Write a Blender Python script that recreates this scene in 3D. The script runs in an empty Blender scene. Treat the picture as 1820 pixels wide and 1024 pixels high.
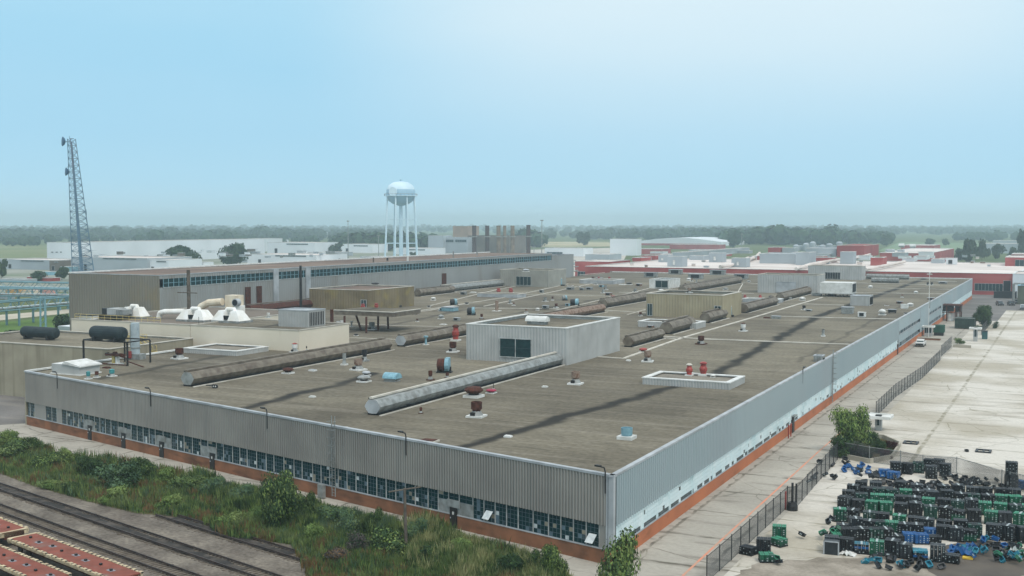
import bpy, math, random
from mathutils import Vector, Matrix
from math import radians as R, sin, cos, pi
random.seed(7)
S = bpy.context.scene
COL = S.collection
# ---------------- camera ----------------
F = 2050.; H = 31.; CX, CY = 910., 512.; HZ = 397.
pt = math.atan((CY-HZ)/F); az = math.atan(1005*cos(pt)/F)
fw = Vector((-sin(az)*cos(pt), cos(az)*cos(pt), -sin(pt)))
rt = Vector((cos(az), sin(az), 0)); up = rt.cross(fw)
cd = bpy.data.cameras.new('camera'); cam = bpy.data.objects.new('camera', cd); COL.objects.link(cam)
cd.sensor_width = 36; cd.lens = F/1820*36; cd.clip_start = .5; cd.clip_end = 30000
M = Matrix((rt, up, -fw)).transposed().to_4x4(); M.translation = (0, 0, H); cam.matrix_world = M
S.camera = cam
def ray(x, y): return fw + rt*((x-CX)/F) + up*((CY-y)/F)
def P(x, y, z=0.):                      # point of the photograph -> point on the level plane z
    d = ray(x, y); t = (z-H)/d.z; return Vector((d.x*t, d.y*t, z))
def onY(x, Y, y=HZ):                    # X where a point of the photograph meets the plane y = Y
    d = fw + rt*((x-CX)/F) + up*((CY-y)/F); return d.x*Y/d.y
def onX(x, X, y=HZ):
    d = fw + rt*((x-CX)/F) + up*((CY-y)/F); return d.y*X/d.x
def zat(X, Y, y):                       # height above (X, Y) seen at row y
    a = -((CY-y)/F); v = Vector((X, Y, 0)); A_ = v.dot(up); B_ = v.dot(fw)
    # ((z-H)*up.z + A)/( (z-H)*fw.z + B) = -a
    k = -a; return H + (k*B_-A_)/(up.z-k*fw.z)
def ppm(p): return F/(Vector((p[0], p[1], p[2]-H)).dot(fw))
# ---------------- light ----------------
SUN_EL, SUN_AZ = 52, 35
sd = bpy.data.lights.new('sun', 'SUN'); sd.energy = 1.5; sd.angle = R(14); sd.color = (1, .95, .88)
so = bpy.data.objects.new('sun', sd); COL.objects.link(so)
sv = Vector((cos(R(SUN_EL))*sin(R(SUN_AZ+90)), cos(R(SUN_EL))*cos(R(SUN_AZ+90)), sin(R(SUN_EL))))
so.rotation_euler = sv.to_track_quat('Z', 'Y').to_euler()
S.view_settings.view_transform = 'Standard'; S.view_settings.look = 'None'
S.view_settings.exposure = .12; S.view_settings.gamma = 1
S.cycles.volume_bounces = 4; S.cycles.max_bounces = 6; S.cycles.transparent_max_bounces = 6
def lin(c): return tuple((v/255/12.92 if v/255 <= .04045 else ((v/255+.055)/1.055)**2.4) for v in c)
w = bpy.data.worlds.new('World'); S.world = w; w.use_nodes = True
n = w.node_tree.nodes; L = w.node_tree.links; n.clear()
out = n.new('ShaderNodeOutputWorld'); bg = n.new('ShaderNodeBackground'); L.new(bg.outputs[0], out.inputs[0])
tc = n.new('ShaderNodeTexCoord'); sx = n.new('ShaderNodeSeparateXYZ'); L.new(tc.outputs['Generated'], sx.inputs[0])
rp = n.new('ShaderNodeValToRGB'); L.new(sx.outputs[2], rp.inputs[0])
cr = rp.color_ramp; cr.elements[0].position = 0; cr.elements[0].color = (*lin((192, 226, 240)), 1)
cr.elements[1].position = 1; cr.elements[1].color = (1.12, 1.19, 1.27, 1)
for p_, c_ in ((.035, (176, 221, 243)), (.075, (169, 217, 242)), (.13, (166, 216, 242)), (.19, (168, 218, 243)), (.34, (222, 240, 250))):
    e = cr.elements.new(p_); e.color = (*lin(c_), 1)
# brighter thin cloud toward the upper right of the view
bd = ray(1330, -60).normalized()
vd = n.new('ShaderNodeVectorMath'); vd.operation = 'DOT_PRODUCT'; vd.inputs[1].default_value = bd
nz = n.new('ShaderNodeVectorMath'); nz.operation = 'NORMALIZE'; L.new(tc.outputs['Generated'], nz.inputs[0]); L.new(nz.outputs[0], vd.inputs[0])
mr = n.new('ShaderNodeMapRange'); mr.interpolation_type = 'SMOOTHSTEP'
mr.inputs[1].default_value = cos(R(23)); mr.inputs[2].default_value = cos(R(2)); mr.inputs[4].default_value = .7; L.new(vd.outputs['Value'], mr.inputs[0])
nt = n.new('ShaderNodeTexNoise'); nt.inputs['Scale'].default_value = 3; nt.inputs['Detail'].default_value = 4
mp = n.new('ShaderNodeMapping'); mp.inputs['Scale'].default_value = (1, 1, 4); L.new(tc.outputs['Generated'], mp.inputs[0]); L.new(mp.outputs[0], nt.inputs[0])
ml = n.new('ShaderNodeMath'); ml.operation = 'MULTIPLY_ADD'; ml.inputs[1].default_value = .3; L.new(nt.outputs[0], ml.inputs[0]); ml.inputs[2].default_value = -.13
ad = n.new('ShaderNodeMath'); ad.operation = 'ADD'; ad.use_clamp = True; L.new(mr.outputs[0], ad.inputs[0]); L.new(ml.outputs[0], ad.inputs[1])
mx = n.new('ShaderNodeMix'); mx.data_type = 'RGBA'; el = n.new('ShaderNodeMapRange'); el.interpolation_type = 'SMOOTHSTEP'; el.inputs[1].default_value = .01; el.inputs[2].default_value = .19; L.new(sx.outputs[2], el.inputs[0])
em = n.new('ShaderNodeMath'); em.operation = 'MULTIPLY'; L.new(ad.outputs[0], em.inputs[0]); L.new(el.outputs[0], em.inputs[1]); L.new(em.outputs[0], mx.inputs[0]); L.new(rp.outputs[0], mx.inputs[6]); mx.inputs[7].default_value = (*lin((233, 246, 251)), 1)
L.new(mx.outputs[2], bg.inputs[0]); bg.inputs[1].default_value = .94
# ---------------- materials ----------------
MATS = {}
def mat(name, c, c2=None, scale=.5, detail=5, rough=.85, spec=.3, metal=0, bump=0, bscale=8, streak=None, lo=.35, hi=.65, aniso=None, grain=0):
    """c..c2 mixed by world-space noise; streak = (colour, amount, scalevec) a second layer of wear"""
    if name in MATS: return MATS[name]
    m = bpy.data.materials.new(name); m.use_nodes = True; MATS[name] = m
    t = m.node_tree; N = t.nodes; K = t.links; b = N['Principled BSDF']
    b.inputs['Roughness'].default_value = rough; b.inputs['Metallic'].default_value = metal
    b.inputs['Specular IOR Level'].default_value = spec
    c = lin(c) if max(c) > 1 else c
    g = N.new('ShaderNodeNewGeometry'); col = None
    def noise(sc, dt, vec=None):
        nn = N.new('ShaderNodeTexNoise'); nn.inputs['Scale'].default_value = sc; nn.inputs['Detail'].default_value = dt
        if vec:
            q = N.new('ShaderNodeMapping'); q.inputs['Scale'].default_value = vec; K.new(g.outputs['Position'], q.inputs[0]); K.new(q.outputs[0], nn.inputs[0])
        else: K.new(g.outputs['Position'], nn.inputs[0])
        return nn.outputs[0]
    def ramp(src, a, z):
        q = N.new('ShaderNodeMapRange'); q.inputs[1].default_value = a; q.inputs[2].default_value = z; K.new(src, q.inputs[0]); return q.outputs[0]
    def mix(f, A, B):
        q = N.new('ShaderNodeMix'); q.data_type = 'RGBA'
        if isinstance(f, float): q.inputs[0].default_value = f
        else: K.new(f, q.inputs[0])
        for k, v in ((6, A), (7, B)):
            if isinstance(v, tuple): q.inputs[k].default_value = (*v, 1)
            else: K.new(v, q.inputs[k])
        return q.outputs[2]
    col = c
    if c2 is None: c2 = tuple(v*.78 for v in c)
    else: c2 = lin(c2) if max(c2) > 1 else c2
    col = mix(ramp(noise(scale, detail, aniso), lo, hi), c, c2)
    if streak:
        sc_, am, vec = streak[:3]; a0 = streak[3] if len(streak) > 3 else .5
        sc_ = lin(sc_) if max(sc_) > 1 else sc_
        mm = N.new('ShaderNodeMath'); mm.operation = 'MULTIPLY'; mm.inputs[1].default_value = am
        K.new(ramp(noise(1, 4, vec), a0, a0+.2), mm.inputs[0]); col = mix(mm.outputs[0], col, sc_)
    if grain:
        q = N.new('ShaderNodeHueSaturation'); K.new(col, q.inputs['Color'])
        r2 = N.new('ShaderNodeMapRange'); r2.inputs[1].default_value = .3; r2.inputs[2].default_value = .7; r2.inputs[3].default_value = 1-grain; r2.inputs[4].default_value = 1+grain
        K.new(noise(bscale*.5, 3), r2.inputs[0]); K.new(r2.outputs[0], q.inputs['Value']); col = q.outputs[0]
    K.new(col, b.inputs['Base Color'])
    if bump:
        bp = N.new('ShaderNodeBump'); bp.inputs['Strength'].default_value = bump; bp.inputs['Distance'].default_value = .05
        K.new(noise(bscale, 3), bp.inputs['Height']); K.new(bp.outputs[0], b.inputs['Normal'])
    m['b'] = 1
    return m
# ---------------- mesh builder ----------------
class MB:
    def __init__(s): s.v = []; s.f = []; s.m = []; s.ml = []
    def mi(s, m):
        if m not in s.ml: s.ml.append(m)
        return s.ml.index(m)
    def quad(s, pts, m):
        i = len(s.v); s.v += [tuple(p) for p in pts]; s.f.append(tuple(range(i, i+len(pts)))); s.m.append(s.mi(m))
    def box(s, x0, x1, y0, y1, z0, z1, m, top=None, T=None):
        c = [(x0,y0,z0),(x1,y0,z0),(x1,y1,z0),(x0,y1,z0),(x0,y0,z1),(x1,y0,z1),(x1,y1,z1),(x0,y1,z1)]
        if T: c = [tuple(T(p)) for p in c]
        i = len(s.v); s.v += c; k = s.mi(m); kt = s.mi(top) if top else k
        for q, kk in (((0,3,2,1),k),((4,5,6,7),kt),((0,1,5,4),k),((1,2,6,5),k),((2,3,7,6),k),((3,0,4,7),k)):
            s.f.append(tuple(i+a for a in q)); s.m.append(kk)
        return s
    def lathe(s, prof, m, c=(0,0,0), n=14, T=None, ms=None):
        i = len(s.v)
        for r, z in prof:
            for k in range(n):
                a = 2*pi*k/n; p = (c[0]+r*cos(a), c[1]+r*sin(a), c[2]+z)
                s.v.append(tuple(T(p)) if T else p)
        for j in range(len(prof)-1):
            kk = s.mi(ms[j] if ms else m)
            for k in range(n):
                a = i+j*n+k; b = i+j*n+(k+1) % n
                s.f.append((a, b, b+n, a+n)); s.m.append(kk)
        if prof[0][0] > 1e-6: s.f.append(tuple(i+k for k in reversed(range(n)))); s.m.append(s.mi(m))
        if prof[-1][0] > 1e-6: s.f.append(tuple(i+(len(prof)-1)*n+k for k in range(n))); s.m.append(s.mi(ms[-1] if ms else m))
        return s
    def tube(s, a, b, r, m, n=6, r2=None):
        a = Vector(a); b = Vector(b); d = b-a; Lh = d.length
        if Lh < 1e-6: return s
        q = d.to_track_quat('Z', 'Y'); r2 = r if r2 is None else r2
        s.lathe([(r, 0), (r2, Lh)], m, n=n, T=lambda p: q @ Vector(p) + a); return s
    def prism(s, poly, a, b, m, cap=None):          # poly = [(offset vector)...] swept from a to b
        i = len(s.v); N_ = len(poly)
        for o in (a, b):
            for p in poly: s.v.append(tuple(Vector(o)+Vector(p)))
        k = s.mi(m); kc = s.mi(cap or m)
        for j in range(N_): s.f.append((i+j, i+(j+1) % N_, i+N_+(j+1) % N_, i+N_+j)); s.m.append(k)
        s.f.append(tuple(i+j for j in reversed(range(N_)))); s.m.append(kc)
        s.f.append(tuple(i+N_+j for j in range(N_))); s.m.append(kc); return s
    def build(s, name, parent=None, loc=None, smooth=False, rz=0):
        me = bpy.data.meshes.new(name); me.from_pydata(s.v, [], s.f)
        for m in s.ml: me.materials.append(m)
        me.polygons.foreach_set('material_index', s.m)
        if smooth: me.polygons.foreach_set('use_smooth', [True]*len(s.f))
        me.update(); o = bpy.data.objects.new(name, me); COL.objects.link(o)
        if parent: o.parent = parent
        if loc is not None: o.location = loc
        if rz: o.rotation_euler.z = rz
        return o
def tag(o, label, cat, group=None, kind=None):
    if label: o['label'] = label
    if cat: o['category'] = cat
    if group: o['group'] = group
    if kind: o['kind'] = kind
    return o
def thing(name, label, cat, loc=(0,0,0), group=None, rz=0):
    o = bpy.data.objects.new(name, None); COL.objects.link(o); o.location = loc; o.rotation_euler.z = rz
    o.empty_display_size = .2
    return tag(o, label, cat, group)
def dup(root, loc, label=None, group=None, rz=0, sc=1, cat=None):
    r = root.copy(); COL.objects.link(r); r.location = loc; r.rotation_euler.z = rz; r.scale = (sc,)*3 if not isinstance(sc, tuple) else sc
    if label: r['label'] = label
    if group: r['group'] = group
    for ch in root.children:
        c = ch.copy(); COL.objects.link(c); c.parent = r
        for g in ch.children:
            d = g.copy(); COL.objects.link(d); d.parent = c
    return r
def sheet(name, pts, m, z, cat=None, sub=0):
    b = MB(); b.quad([(p[0], p[1], z) for p in pts], m); o = b.build(name); o['kind'] = 'structure'; return o
def frame(o, u):                     # local axes: x along u, y = outward normal, z up
    u = Vector(u).normalized(); nn = Vector((-u.y, u.x, 0))
    o = Vector(o)
    return lambda p: o + u*p[0] + nn*p[1] + Vector((0, 0, p[2]))
# ---------------- palette ----------------
m_gravel_roof = mat('gravel roof', (126,119,103), (96,90,78), .045, 6, .95, .1, bump=.5, bscale=3, streak=((140,133,120), .5, (.02,.5,1), .5), grain=.2)
m_siding = mat('grey ribbed siding', (153,150,143), (138,135,129), .15, 4, .55, .4, streak=((120,122,120), .35, (1.2,1.2,.08), .52))
m_siding_b = mat('blue grey siding', (160,172,174), (148,162,166), .03, 3, .5, .4, streak=((150,155,158), .5, (.05,.05,.01), .5))
m_white = mat('white paint', (222,222,218), (196,196,190), .8, 4, .6, .4)
m_trim = mat('grey metal trim', (176,180,182), (150,154,156), .5, 3, .5, .4)
m_brick = mat('orange brown brick', (150,104,78), (122,88,68), .5, 5, .9, .1, streak=((84,62,52), .8, (.25,.25,1.2), .54), bump=.3, bscale=12)
m_brick_o = mat('painted orange brick', (190,118,82), (172,108,78), .2, 4, .85, .2, streak=((120,86,62), .7, (.2,.2,.8), .6))
m_glass_d = mat('dark teal glass', (14,44,48), (26,58,60), 2, 2, .2, .35)
m_glass_b = mat('dusty blue glass', (98,118,128), (80,98,108), 2, 2, .3, .5)
m_glass_t = mat('boarded tan pane', (150,142,124), (126,122,108), 2, 2, .7, .2)
m_glass_g = mat('grey pane', (66,82,88), (48,64,70), 2, 2, .25, .5)
m_black = mat('black metal', (26,28,30), (40,38,36), 3, 3, .5, .4)
m_dark = mat('dark opening', (16,20,22), (24,28,30), 1, 2, .6, .3)
m_rust = mat('rusty steel', (92,54,42), (62,42,36), 2.5, 5, .85, .2)
m_rust_l = mat('rust streaked metal', (140,122,108), (104,72,54), 1.5, 5, .7, .3, lo=.45)
m_galv = mat('galvanised metal', (150,154,152), (118,120,116), 1.2, 5, .5, .5, streak=((92,84,76), .5, (1,.6,1), .52))
m_galv_b = mat('weathered brown metal', (126,118,104), (96,86,74), .8, 5, .65, .4, streak=((78,62,50), .5, (.8,.4,1), .5))
m_ltblue = mat('light blue paint', (132,170,180), (108,144,156), 1.5, 4, .5, .4)
m_teal = mat('teal paint', (70,150,150), (56,120,124), 2, 3, .5, .4)
m_red = mat('red paint', (164,66,58), (128,50,46), 2, 4, .5, .4)
m_magenta = mat('crimson paint', (160,40,70), (130,34,58), 2, 3, .5, .4)
m_cyan = mat('cyan paint', (140,184,196), (118,160,174), 2, 3, .4, .4)
m_yellow = mat('faded yellow paint', (206,186,120), (176,158,100), 2, 3, .6, .3)
m_tan = mat('tan panel', (160,152,132), (144,136,118), .3, 4, .75, .2, streak=((120,112,94), .6, (.9,.9,.06), .5))
m_stripe = mat('white sealant', (205,200,188), (178,172,160), .4, 5, .8, .2)
m_wood = mat('weathered wood', (112,104,94), (84,78,70), 1.5, 5, .9, .1)
# roof gravel: dark waste along the valleys
def add_valleys(m, lines):
    t = m.node_tree; N = t.nodes; K = t.links; b = N['Principled BSDF']; src = b.inputs['Base Color'].links[0].from_socket
    g = N.new('ShaderNodeNewGeometry'); s = N.new('ShaderNodeSeparateXYZ'); K.new(g.outputs['Position'], s.inputs[0])
    nn = N.new('ShaderNodeTexNoise'); nn.inputs['Scale'].default_value = .13; nn.inputs['Detail'].default_value = 6; K.new(g.outputs['Position'], nn.inputs[0])
    acc = None
    def mth(op, a, b_):
        q = N.new('ShaderNodeMath'); q.operation = op
        for i, v in enumerate((a, b_)):
            if isinstance(v, (int, float)): q.inputs[i].default_value = v
            else: K.new(v, q.inputs[i])
        return q.outputs[0]
    xs = mth('ADD', s.outputs[0], mth('MULTIPLY', mth('SUBTRACT', nn.outputs[0], .5), 4.))
    for (x0, y0, x1, y1, wd, am) in lines:
        k = (x1-x0)/(y1-y0)
        dx = mth('ABSOLUTE', mth('SUBTRACT', xs, mth('ADD', mth('MULTIPLY', s.outputs[1], k), x0-k*y0)), 0)
        q = N.new('ShaderNodeMapRange'); q.interpolation_type = 'SMOOTHSTEP'; q.inputs[1].default_value = wd; q.inputs[2].default_value = wd*.15; q.inputs[3].default_value = 0; q.inputs[4].default_value = am
        K.new(dx, q.inputs[0])
        f = mth('MULTIPLY', q.outputs[0], mth('MULTIPLY', mth('GREATER_THAN', s.outputs[1], y0-3), mth('LESS_THAN', s.outputs[1], y1+3)))
        acc = f if acc is None else mth('MAXIMUM', acc, f)
    acc = mth('MULTIPLY', acc, mth('ADD', nn.outputs[0], .45))
    # felt sheets: long laps of slightly different age, with dark lap lines and old patches
    br = N.new('ShaderNodeTexBrick'); br.inputs['Scale'].default_value = 1; br.inputs['Brick Width'].default_value = 14; br.inputs['Row Height'].default_value = 3.1; br.inputs['Mortar Size'].default_value = .06; br.inputs['Mortar Smooth'].default_value = .5
    br.inputs['Color1'].default_value = (.86,.86,.86,1); br.inputs['Color2'].default_value = (1.1,1.1,1.1,1); br.inputs['Mortar'].default_value = (.8,.8,.8,1)
    wv = N.new('ShaderNodeVectorMath'); wv.operation = 'MULTIPLY_ADD'; K.new(nn.outputs['Color'], wv.inputs[0]); wv.inputs[1].default_value = (1.2,1.2,0); K.new(g.outputs['Position'], wv.inputs[2]); K.new(wv.outputs[0], br.inputs[0])
    n3 = N.new('ShaderNodeTexNoise'); n3.inputs['Scale'].default_value = .35; n3.inputs['Detail'].default_value = 5; mpp = N.new('ShaderNodeMapping'); mpp.inputs['Scale'].default_value = (.5, 1.6, 1); K.new(g.outputs['Position'], mpp.inputs[0]); K.new(mpp.outputs[0], n3.inputs[0])
    pm = N.new('ShaderNodeMapRange'); pm.inputs[1].default_value = .6; pm.inputs[2].default_value = .72; pm.inputs[3].default_value = 1; pm.inputs[4].default_value = .72; K.new(n3.outputs[0], pm.inputs[0])
    mu = N.new('ShaderNodeMix'); mu.data_type = 'RGBA'; mu.blend_type = 'MULTIPLY'; mu.inputs[0].default_value = .75; K.new(src, mu.inputs[6]); K.new(br.outputs['Color'], mu.inputs[7])
    vm = N.new('ShaderNodeVectorMath'); vm.operation = 'SCALE'; K.new(mu.outputs[2], vm.inputs[0]); K.new(pm.outputs[0], vm.inputs['Scale']); src = vm.outputs[0]
    mx = N.new('ShaderNodeMix'); mx.data_type = 'RGBA'; K.new(acc, mx.inputs[0]); K.new(src, mx.inputs[6]); mx.inputs[7].default_value = (*lin((52,50,46)), 1)
    K.new(mx.outputs[2], b.inputs['Base Color'])
def PX(*p, z=8.): q = P(*p, z); return q
vl = []
for a, b, wd, am in (((812,797),(1262,668),1.6,1.15), ((1262,668),(1455,562),1.9,1.1), ((1455,562),(1660,490),1.9,1.1), ((425,729),(660,667),1.6,1.), ((195,670),(420,628),1.6,.7),
                 ((450,619),(640,588),1.6,.6), ((640,588),(820,552),1.6,.6), ((430,560),(700,520),1.5,.5), ((900,560),(1330,486),1.3,.6), ((720,600),(830,575),1.2,.5), ((1420,640),(1600,545),.8,.45)):
    p, q = PX(*a), PX(*b); vl.append((p.x, p.y, q.x, q.y, wd, am))
add_valleys(m_gravel_roof, vl)
# ================= ground =================
A = Vector((-37.0, 96.3, 0)); B = Vector((-144.7, 125.5, 0)); C = Vector((-38.2, 508., 0))
fu = (B-A).normalized(); fn = Vector((fu.y, -fu.x, 0))
if fn.y > 0: fn = -fn                              # outward from the facade (towards the tracks)
m_field = mat('summer grass field', (84,100,62), (104,108,74), .01, 6, .95, .05, streak=((70,86,56), .7, (.004,.02,1), .5), bump=.4, bscale=1, grain=.15)
m_rail = mat('rail yard gravel', (128,120,109), (98,91,83), .25, 8, .95, .1, streak=((88,80,74), .8, (.15,.15,1), .52), bump=.9, bscale=5, grain=.3)
m_apron = mat('service road concrete', (178,172,160), (158,152,141), .09, 8, .9, .15, streak=((112,106,96), .75, (.12,.5,1), .56), bump=.4, bscale=4, grain=.08)
m_lot = mat('parking lot concrete', (200,194,183), (170,162,146), .05, 10, .9, .15, lo=.42, hi=.6, streak=((150,142,128), .8, (.06,.35,1), .53), bump=.4, bscale=4, grain=.08)
m_asphalt = mat('old asphalt', (122,118,114), (100,97,94), .08, 7, .9, .15, streak=((146,140,130), .5, (.05,.3,1), .55), bump=.4, bscale=5, grain=.1)
def cracks(m, scx, scy, dark, am=.8, wdt=.035, rotz=0.):
    t = m.node_tree; N = t.nodes; K = t.links; b = N['Principled BSDF']; src = b.inputs['Base Color'].links[0].from_socket
    g = N.new('ShaderNodeNewGeometry'); mp_ = N.new('ShaderNodeMapping'); mp_.inputs['Scale'].default_value = (scx, scy, 0); mp_.inputs['Rotation'].default_value = (0,0,rotz)
    nz_ = N.new('ShaderNodeTexNoise'); nz_.inputs['Scale'].default_value = .5; nz_.inputs['Detail'].default_value = 5; K.new(g.outputs['Position'], nz_.inputs[0])
    av = N.new('ShaderNodeVectorMath'); av.operation = 'MULTIPLY_ADD'; K.new(nz_.outputs['Color'], av.inputs[0]); av.inputs[1].default_value = (.9,.9,0); K.new(g.outputs['Position'], av.inputs[2])
    K.new(av.outputs[0], mp_.inputs[0])
    br = N.new('ShaderNodeTexBrick'); br.offset = 0; br.inputs['Scale'].default_value = 1; br.inputs['Mortar Size'].default_value = wdt; br.inputs['Brick Width'].default_value = 1; br.inputs['Row Height'].default_value = 1; br.inputs['Mortar Smooth'].default_value = .6
    K.new(mp_.outputs[0], br.inputs[0])
    vo = N.new('ShaderNodeTexVoronoi'); vo.feature = 'DISTANCE_TO_EDGE'; vo.inputs['Scale'].default_value = .11; K.new(av.outputs[0], vo.inputs[0])
    mr_ = N.new('ShaderNodeMapRange'); mr_.inputs[1].default_value = .012; mr_.inputs[2].default_value = 0; K.new(vo.outputs[0], mr_.inputs[0])
    mxx = N.new('ShaderNodeMath'); mxx.operation = 'MAXIMUM'; K.new(br.outputs['Fac'], mxx.inputs[0]); K.new(mr_.outputs[0], mxx.inputs[1])
    m2 = N.new('ShaderNodeMath'); m2.operation = 'MULTIPLY'; K.new(mxx.outputs[0], m2.inputs[0])
    r3 = N.new('ShaderNodeMapRange'); r3.inputs[1].default_value = .38; r3.inputs[2].default_value = .6; r3.inputs[3].default_value = .1; r3.inputs[4].default_value = am; K.new(nz_.outputs[0], r3.inputs[0]); K.new(r3.outputs[0], m2.inputs[1])
    mx = N.new('ShaderNodeMix'); mx.data_type = 'RGBA'; K.new(m2.outputs[0], mx.inputs[0]); K.new(src, mx.inputs[6]); mx.inputs[7].default_value = (*lin(dark), 1)
    K.new(mx.outputs[2], b.inputs['Base Color'])
cracks(m_apron, .14, .1, (88,84,72)); cracks(m_lot, .055, .1, (120,114,92), .75, .022)
sheet('ground', [(-7000,-400),(7000,-400),(7000,9000),(-7000,9000)], m_field, 0)
G = lambda x, y, k=0: P(x, y, .004*k)
def fac(s, d): return A + fu*s + fn*d              # s along the facade from the corner, d in front of it
fw_deg = math.atan2(fu.y, fu.x)
sheet('rail_yard', [fac(-60,15), fac(-60,120), fac(340,120), fac(340,10), fac(150,13)], m_rail, .004)
sheet('service_road', [fac(-16,.0), fac(-16,11.5), fac(0,9.5), fac(60,8.5), fac(112,9), fac(190,14), fac(190,-6), fac(112,-6), (-60,130)], m_apron, .008)
FX = -14.5
sheet('road', [(-45,88),(-27.2,72),(-27.2,395),(-45,395)], m_apron, .012); sheet('yard_pavement', [P(-80,688),P(60,688),P(60,752),P(-80,760)], m_asphalt, .012)
sheet('parking_lot', [(-27.2,60),(120,60),(120,446),(-22,446),(-22,395),(-27.2,395)], m_lot, .016)
sheet('far_pavement', [(-45,395),(-22,395),(-22,446),(190,446),(190,545),(-45,545)], m_asphalt, .012)
# orange line along the service road
m_line = mat('faded orange line', (214,140,112), (190,150,128), .8, 5, .8, .2, lo=.4, hi=.6)
la = [G(1213,1024), G(1280,962), G(1378,873), G(1457,801), G(1500,764)]
b = MB()
for p, q in zip(la, la[1:]):
    d = (q-p).normalized(); o_ = Vector((-d.y, d.x, 0))*.12
    b.quad([(v.x, v.y, .02) for v in (p-o_, q-o_, q+o_, p+o_)], m_line)
b.build('road_marking')['kind'] = 'structure'
# dirt patches on the lot
m_dirt = mat('grey silt', (158,149,136), (122,114,102), .25, 7, .95, .1, bump=.5, bscale=6, lo=.4, hi=.6, grain=.12)
def blob(name, px, z, m, jit=.25, n=5):
    pts = [P(*p) for p in px]; out_ = []
    for i, p in enumerate(pts):
        q = pts[(i+1) % len(pts)]; nn = Vector((-(q-p).y, (q-p).x, 0)).normalized()
        for k in range(n): out_.append(p.lerp(q, k/n) + nn*random.uniform(-1, 1)*jit*min(3, (q-p).length*.2))
    return sheet(name, out_, m, z)
blob('silt_patch', [(1300,1024),(1345,1000),(1480,988),(1640,992),(1820,1000),(1960,1040),(1500,1060)], .02, m_dirt, .5)
blob('damp_patch', [(1640,1010),(1670,985),(1700,960),(1800,965),(1900,1000),(1700,1040)], .024, mat('damp silt', (96,88,78), (78,72,66), .3, 6, .8, .3), .6)
# ================= main factory =================
ZR = 8.0
fac_t = thing('factory_building', 'huge low grey factory with ribbed siding, flat gravel roof and brick base', 'factory', (A.x, A.y, 0))
def wp(b, name, parent=fac_t, **k):               # world-space mesh under a thing
    o = b.build(name, parent, **k)
    p = parent.matrix_world.translation if False else None
    r = parent
    off = Vector((0,0,0))
    while r is not None: off += r.location; r = r.parent
    o.location = -off; return o
Lf = (B-A).length; Lr = (C-A).length
TF = frame(A, fu); TFn = lambda p: A + fu*p[0] + fn*p[1] + Vector((0,0,p[2]))
ru = (C-A).normalized(); rn = Vector((ru.y, -ru.x, 0))
TR = lambda p: A + ru*p[0] + rn*p[1] + Vector((0,0,p[2]))
LEFTX = B.x
D_ = Vector((LEFTX, 545, 0))
# roof (runs under the high bay and back to the red works)
b = MB(); b.quad([(A.x-.1,A.y+.2,ZR),(C.x-.1,C.y,ZR),(-196,515,ZR),(-196,128+80,ZR),(B.x+.1,207,ZR),(B.x+.1,B.y+.2,ZR)], m_gravel_roof); wp(b, 'roof')
def ribs(b, T, s0, s1, z0, z1, pitch, dep, m, d0=0.):
    k = int((s1-s0)/pitch); p = (s1-s0)/k
    for i in range(k):
        a = s0+i*p; xs = (a, a+.38*p, a+.5*p, a+.88*p, a+p); ds = (0, 0, dep, dep, 0)
        for j in range(4):
            b.quad([T((xs[j],d0+ds[j],z0)), T((xs[j+1],d0+ds[j+1],z0)), T((xs[j+1],d0+ds[j+1],z1)), T((xs[j],d0+ds[j],z1))], m)
# facade
b = MB(); b.box(0, Lf, -.3, 0, 0, 1.35, m_brick, T=TFn); wp(b, 'brick_base')
b = MB(); b.box(-.02, Lf, -.3, .06, 1.35, 1.45, m_trim, T=TFn); wp(b, 'sill')
b = MB(); ribs(b, TFn, .6, Lf, 3.6, 8.16, .36, .13, m_siding); b.box(-.14, .7, -.2, .12, 1.45, 8.16, m_trim, T=TFn); b.box(.7,1.5,-.1,-.03,1.45,3.6,m_siding,T=TFn); wp(b, 'siding')
b = MB(); b.box(-.12, Lf+.1, -.35, .16, 8.16, 8.38, m_trim, T=TFn); wp(b, 'parapet_cap')
b = MB(); b.box(0, Lf, -.5, -.3, 0, 8.1, m_dark, T=TFn); wp(b, 'inner_wall')
# facade windows, every bay its own window
doors = [20.0, 62.3, 73.85, 83.4, 92.5]
m_frame = mat('aluminium window frame', (188,192,190), (150,152,150), 1.2, 3, .5, .4)
m_glass_w = mat('white replacement pane', (206,210,208), (180,186,186), 2, 2, .4, .4)
bay = 1.5; ns = int((Lf-1.2)/bay)
def window_mesh(T, s0, s1, z0, z1, nc, nr, pal, rec=-.07, fr=.05):
    b = MB(); b.box(s0, s1, rec-.06, rec-.03, z0, z1, m_dark, T=T)
    cw = (s1-s0-.12)/nc; ch = (z1-z0)/nr
    for c_ in range(nc):
        mcol = random.choice(pal) if random.random() < .3 else None
        for r_ in range(nr):
            mm = m_glass_d
            if mcol and random.random() < .6: mm = mcol
            elif random.random() < .22: mm = random.choice(pal)
            if r_ >= nr-2 and random.random() < .8: mm = m_glass_d
            b.box(s0+.12+c_*cw+.02, s0+.12+(c_+1)*cw-.02, rec-.03, rec, z0+r_*ch+.02, z0+(r_+1)*ch-.02, mm, T=T)
    b.box(s0+.02, s0+.1, rec-.03, -.02, z0, z1, m_frame, T=T)
    for r_ in range(nr+1): b.box(s0+.12, s1, rec, rec+.015, z0+r_*ch-.012, z0+r_*ch+.012, m_glass_b, T=T)
    for c_ in range(1, nc): b.box(s0+.12+c_*cw-.012, s0+.12+c_*cw+.012, rec, rec+.017, z0+.013, z1-.013, m_glass_b, T=T)
    return b
pal = [m_glass_b, m_glass_g, m_glass_g, m_glass_t, m_glass_g, m_glass_b, m_glass_g, m_glass_w]
s = 1.5
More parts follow.
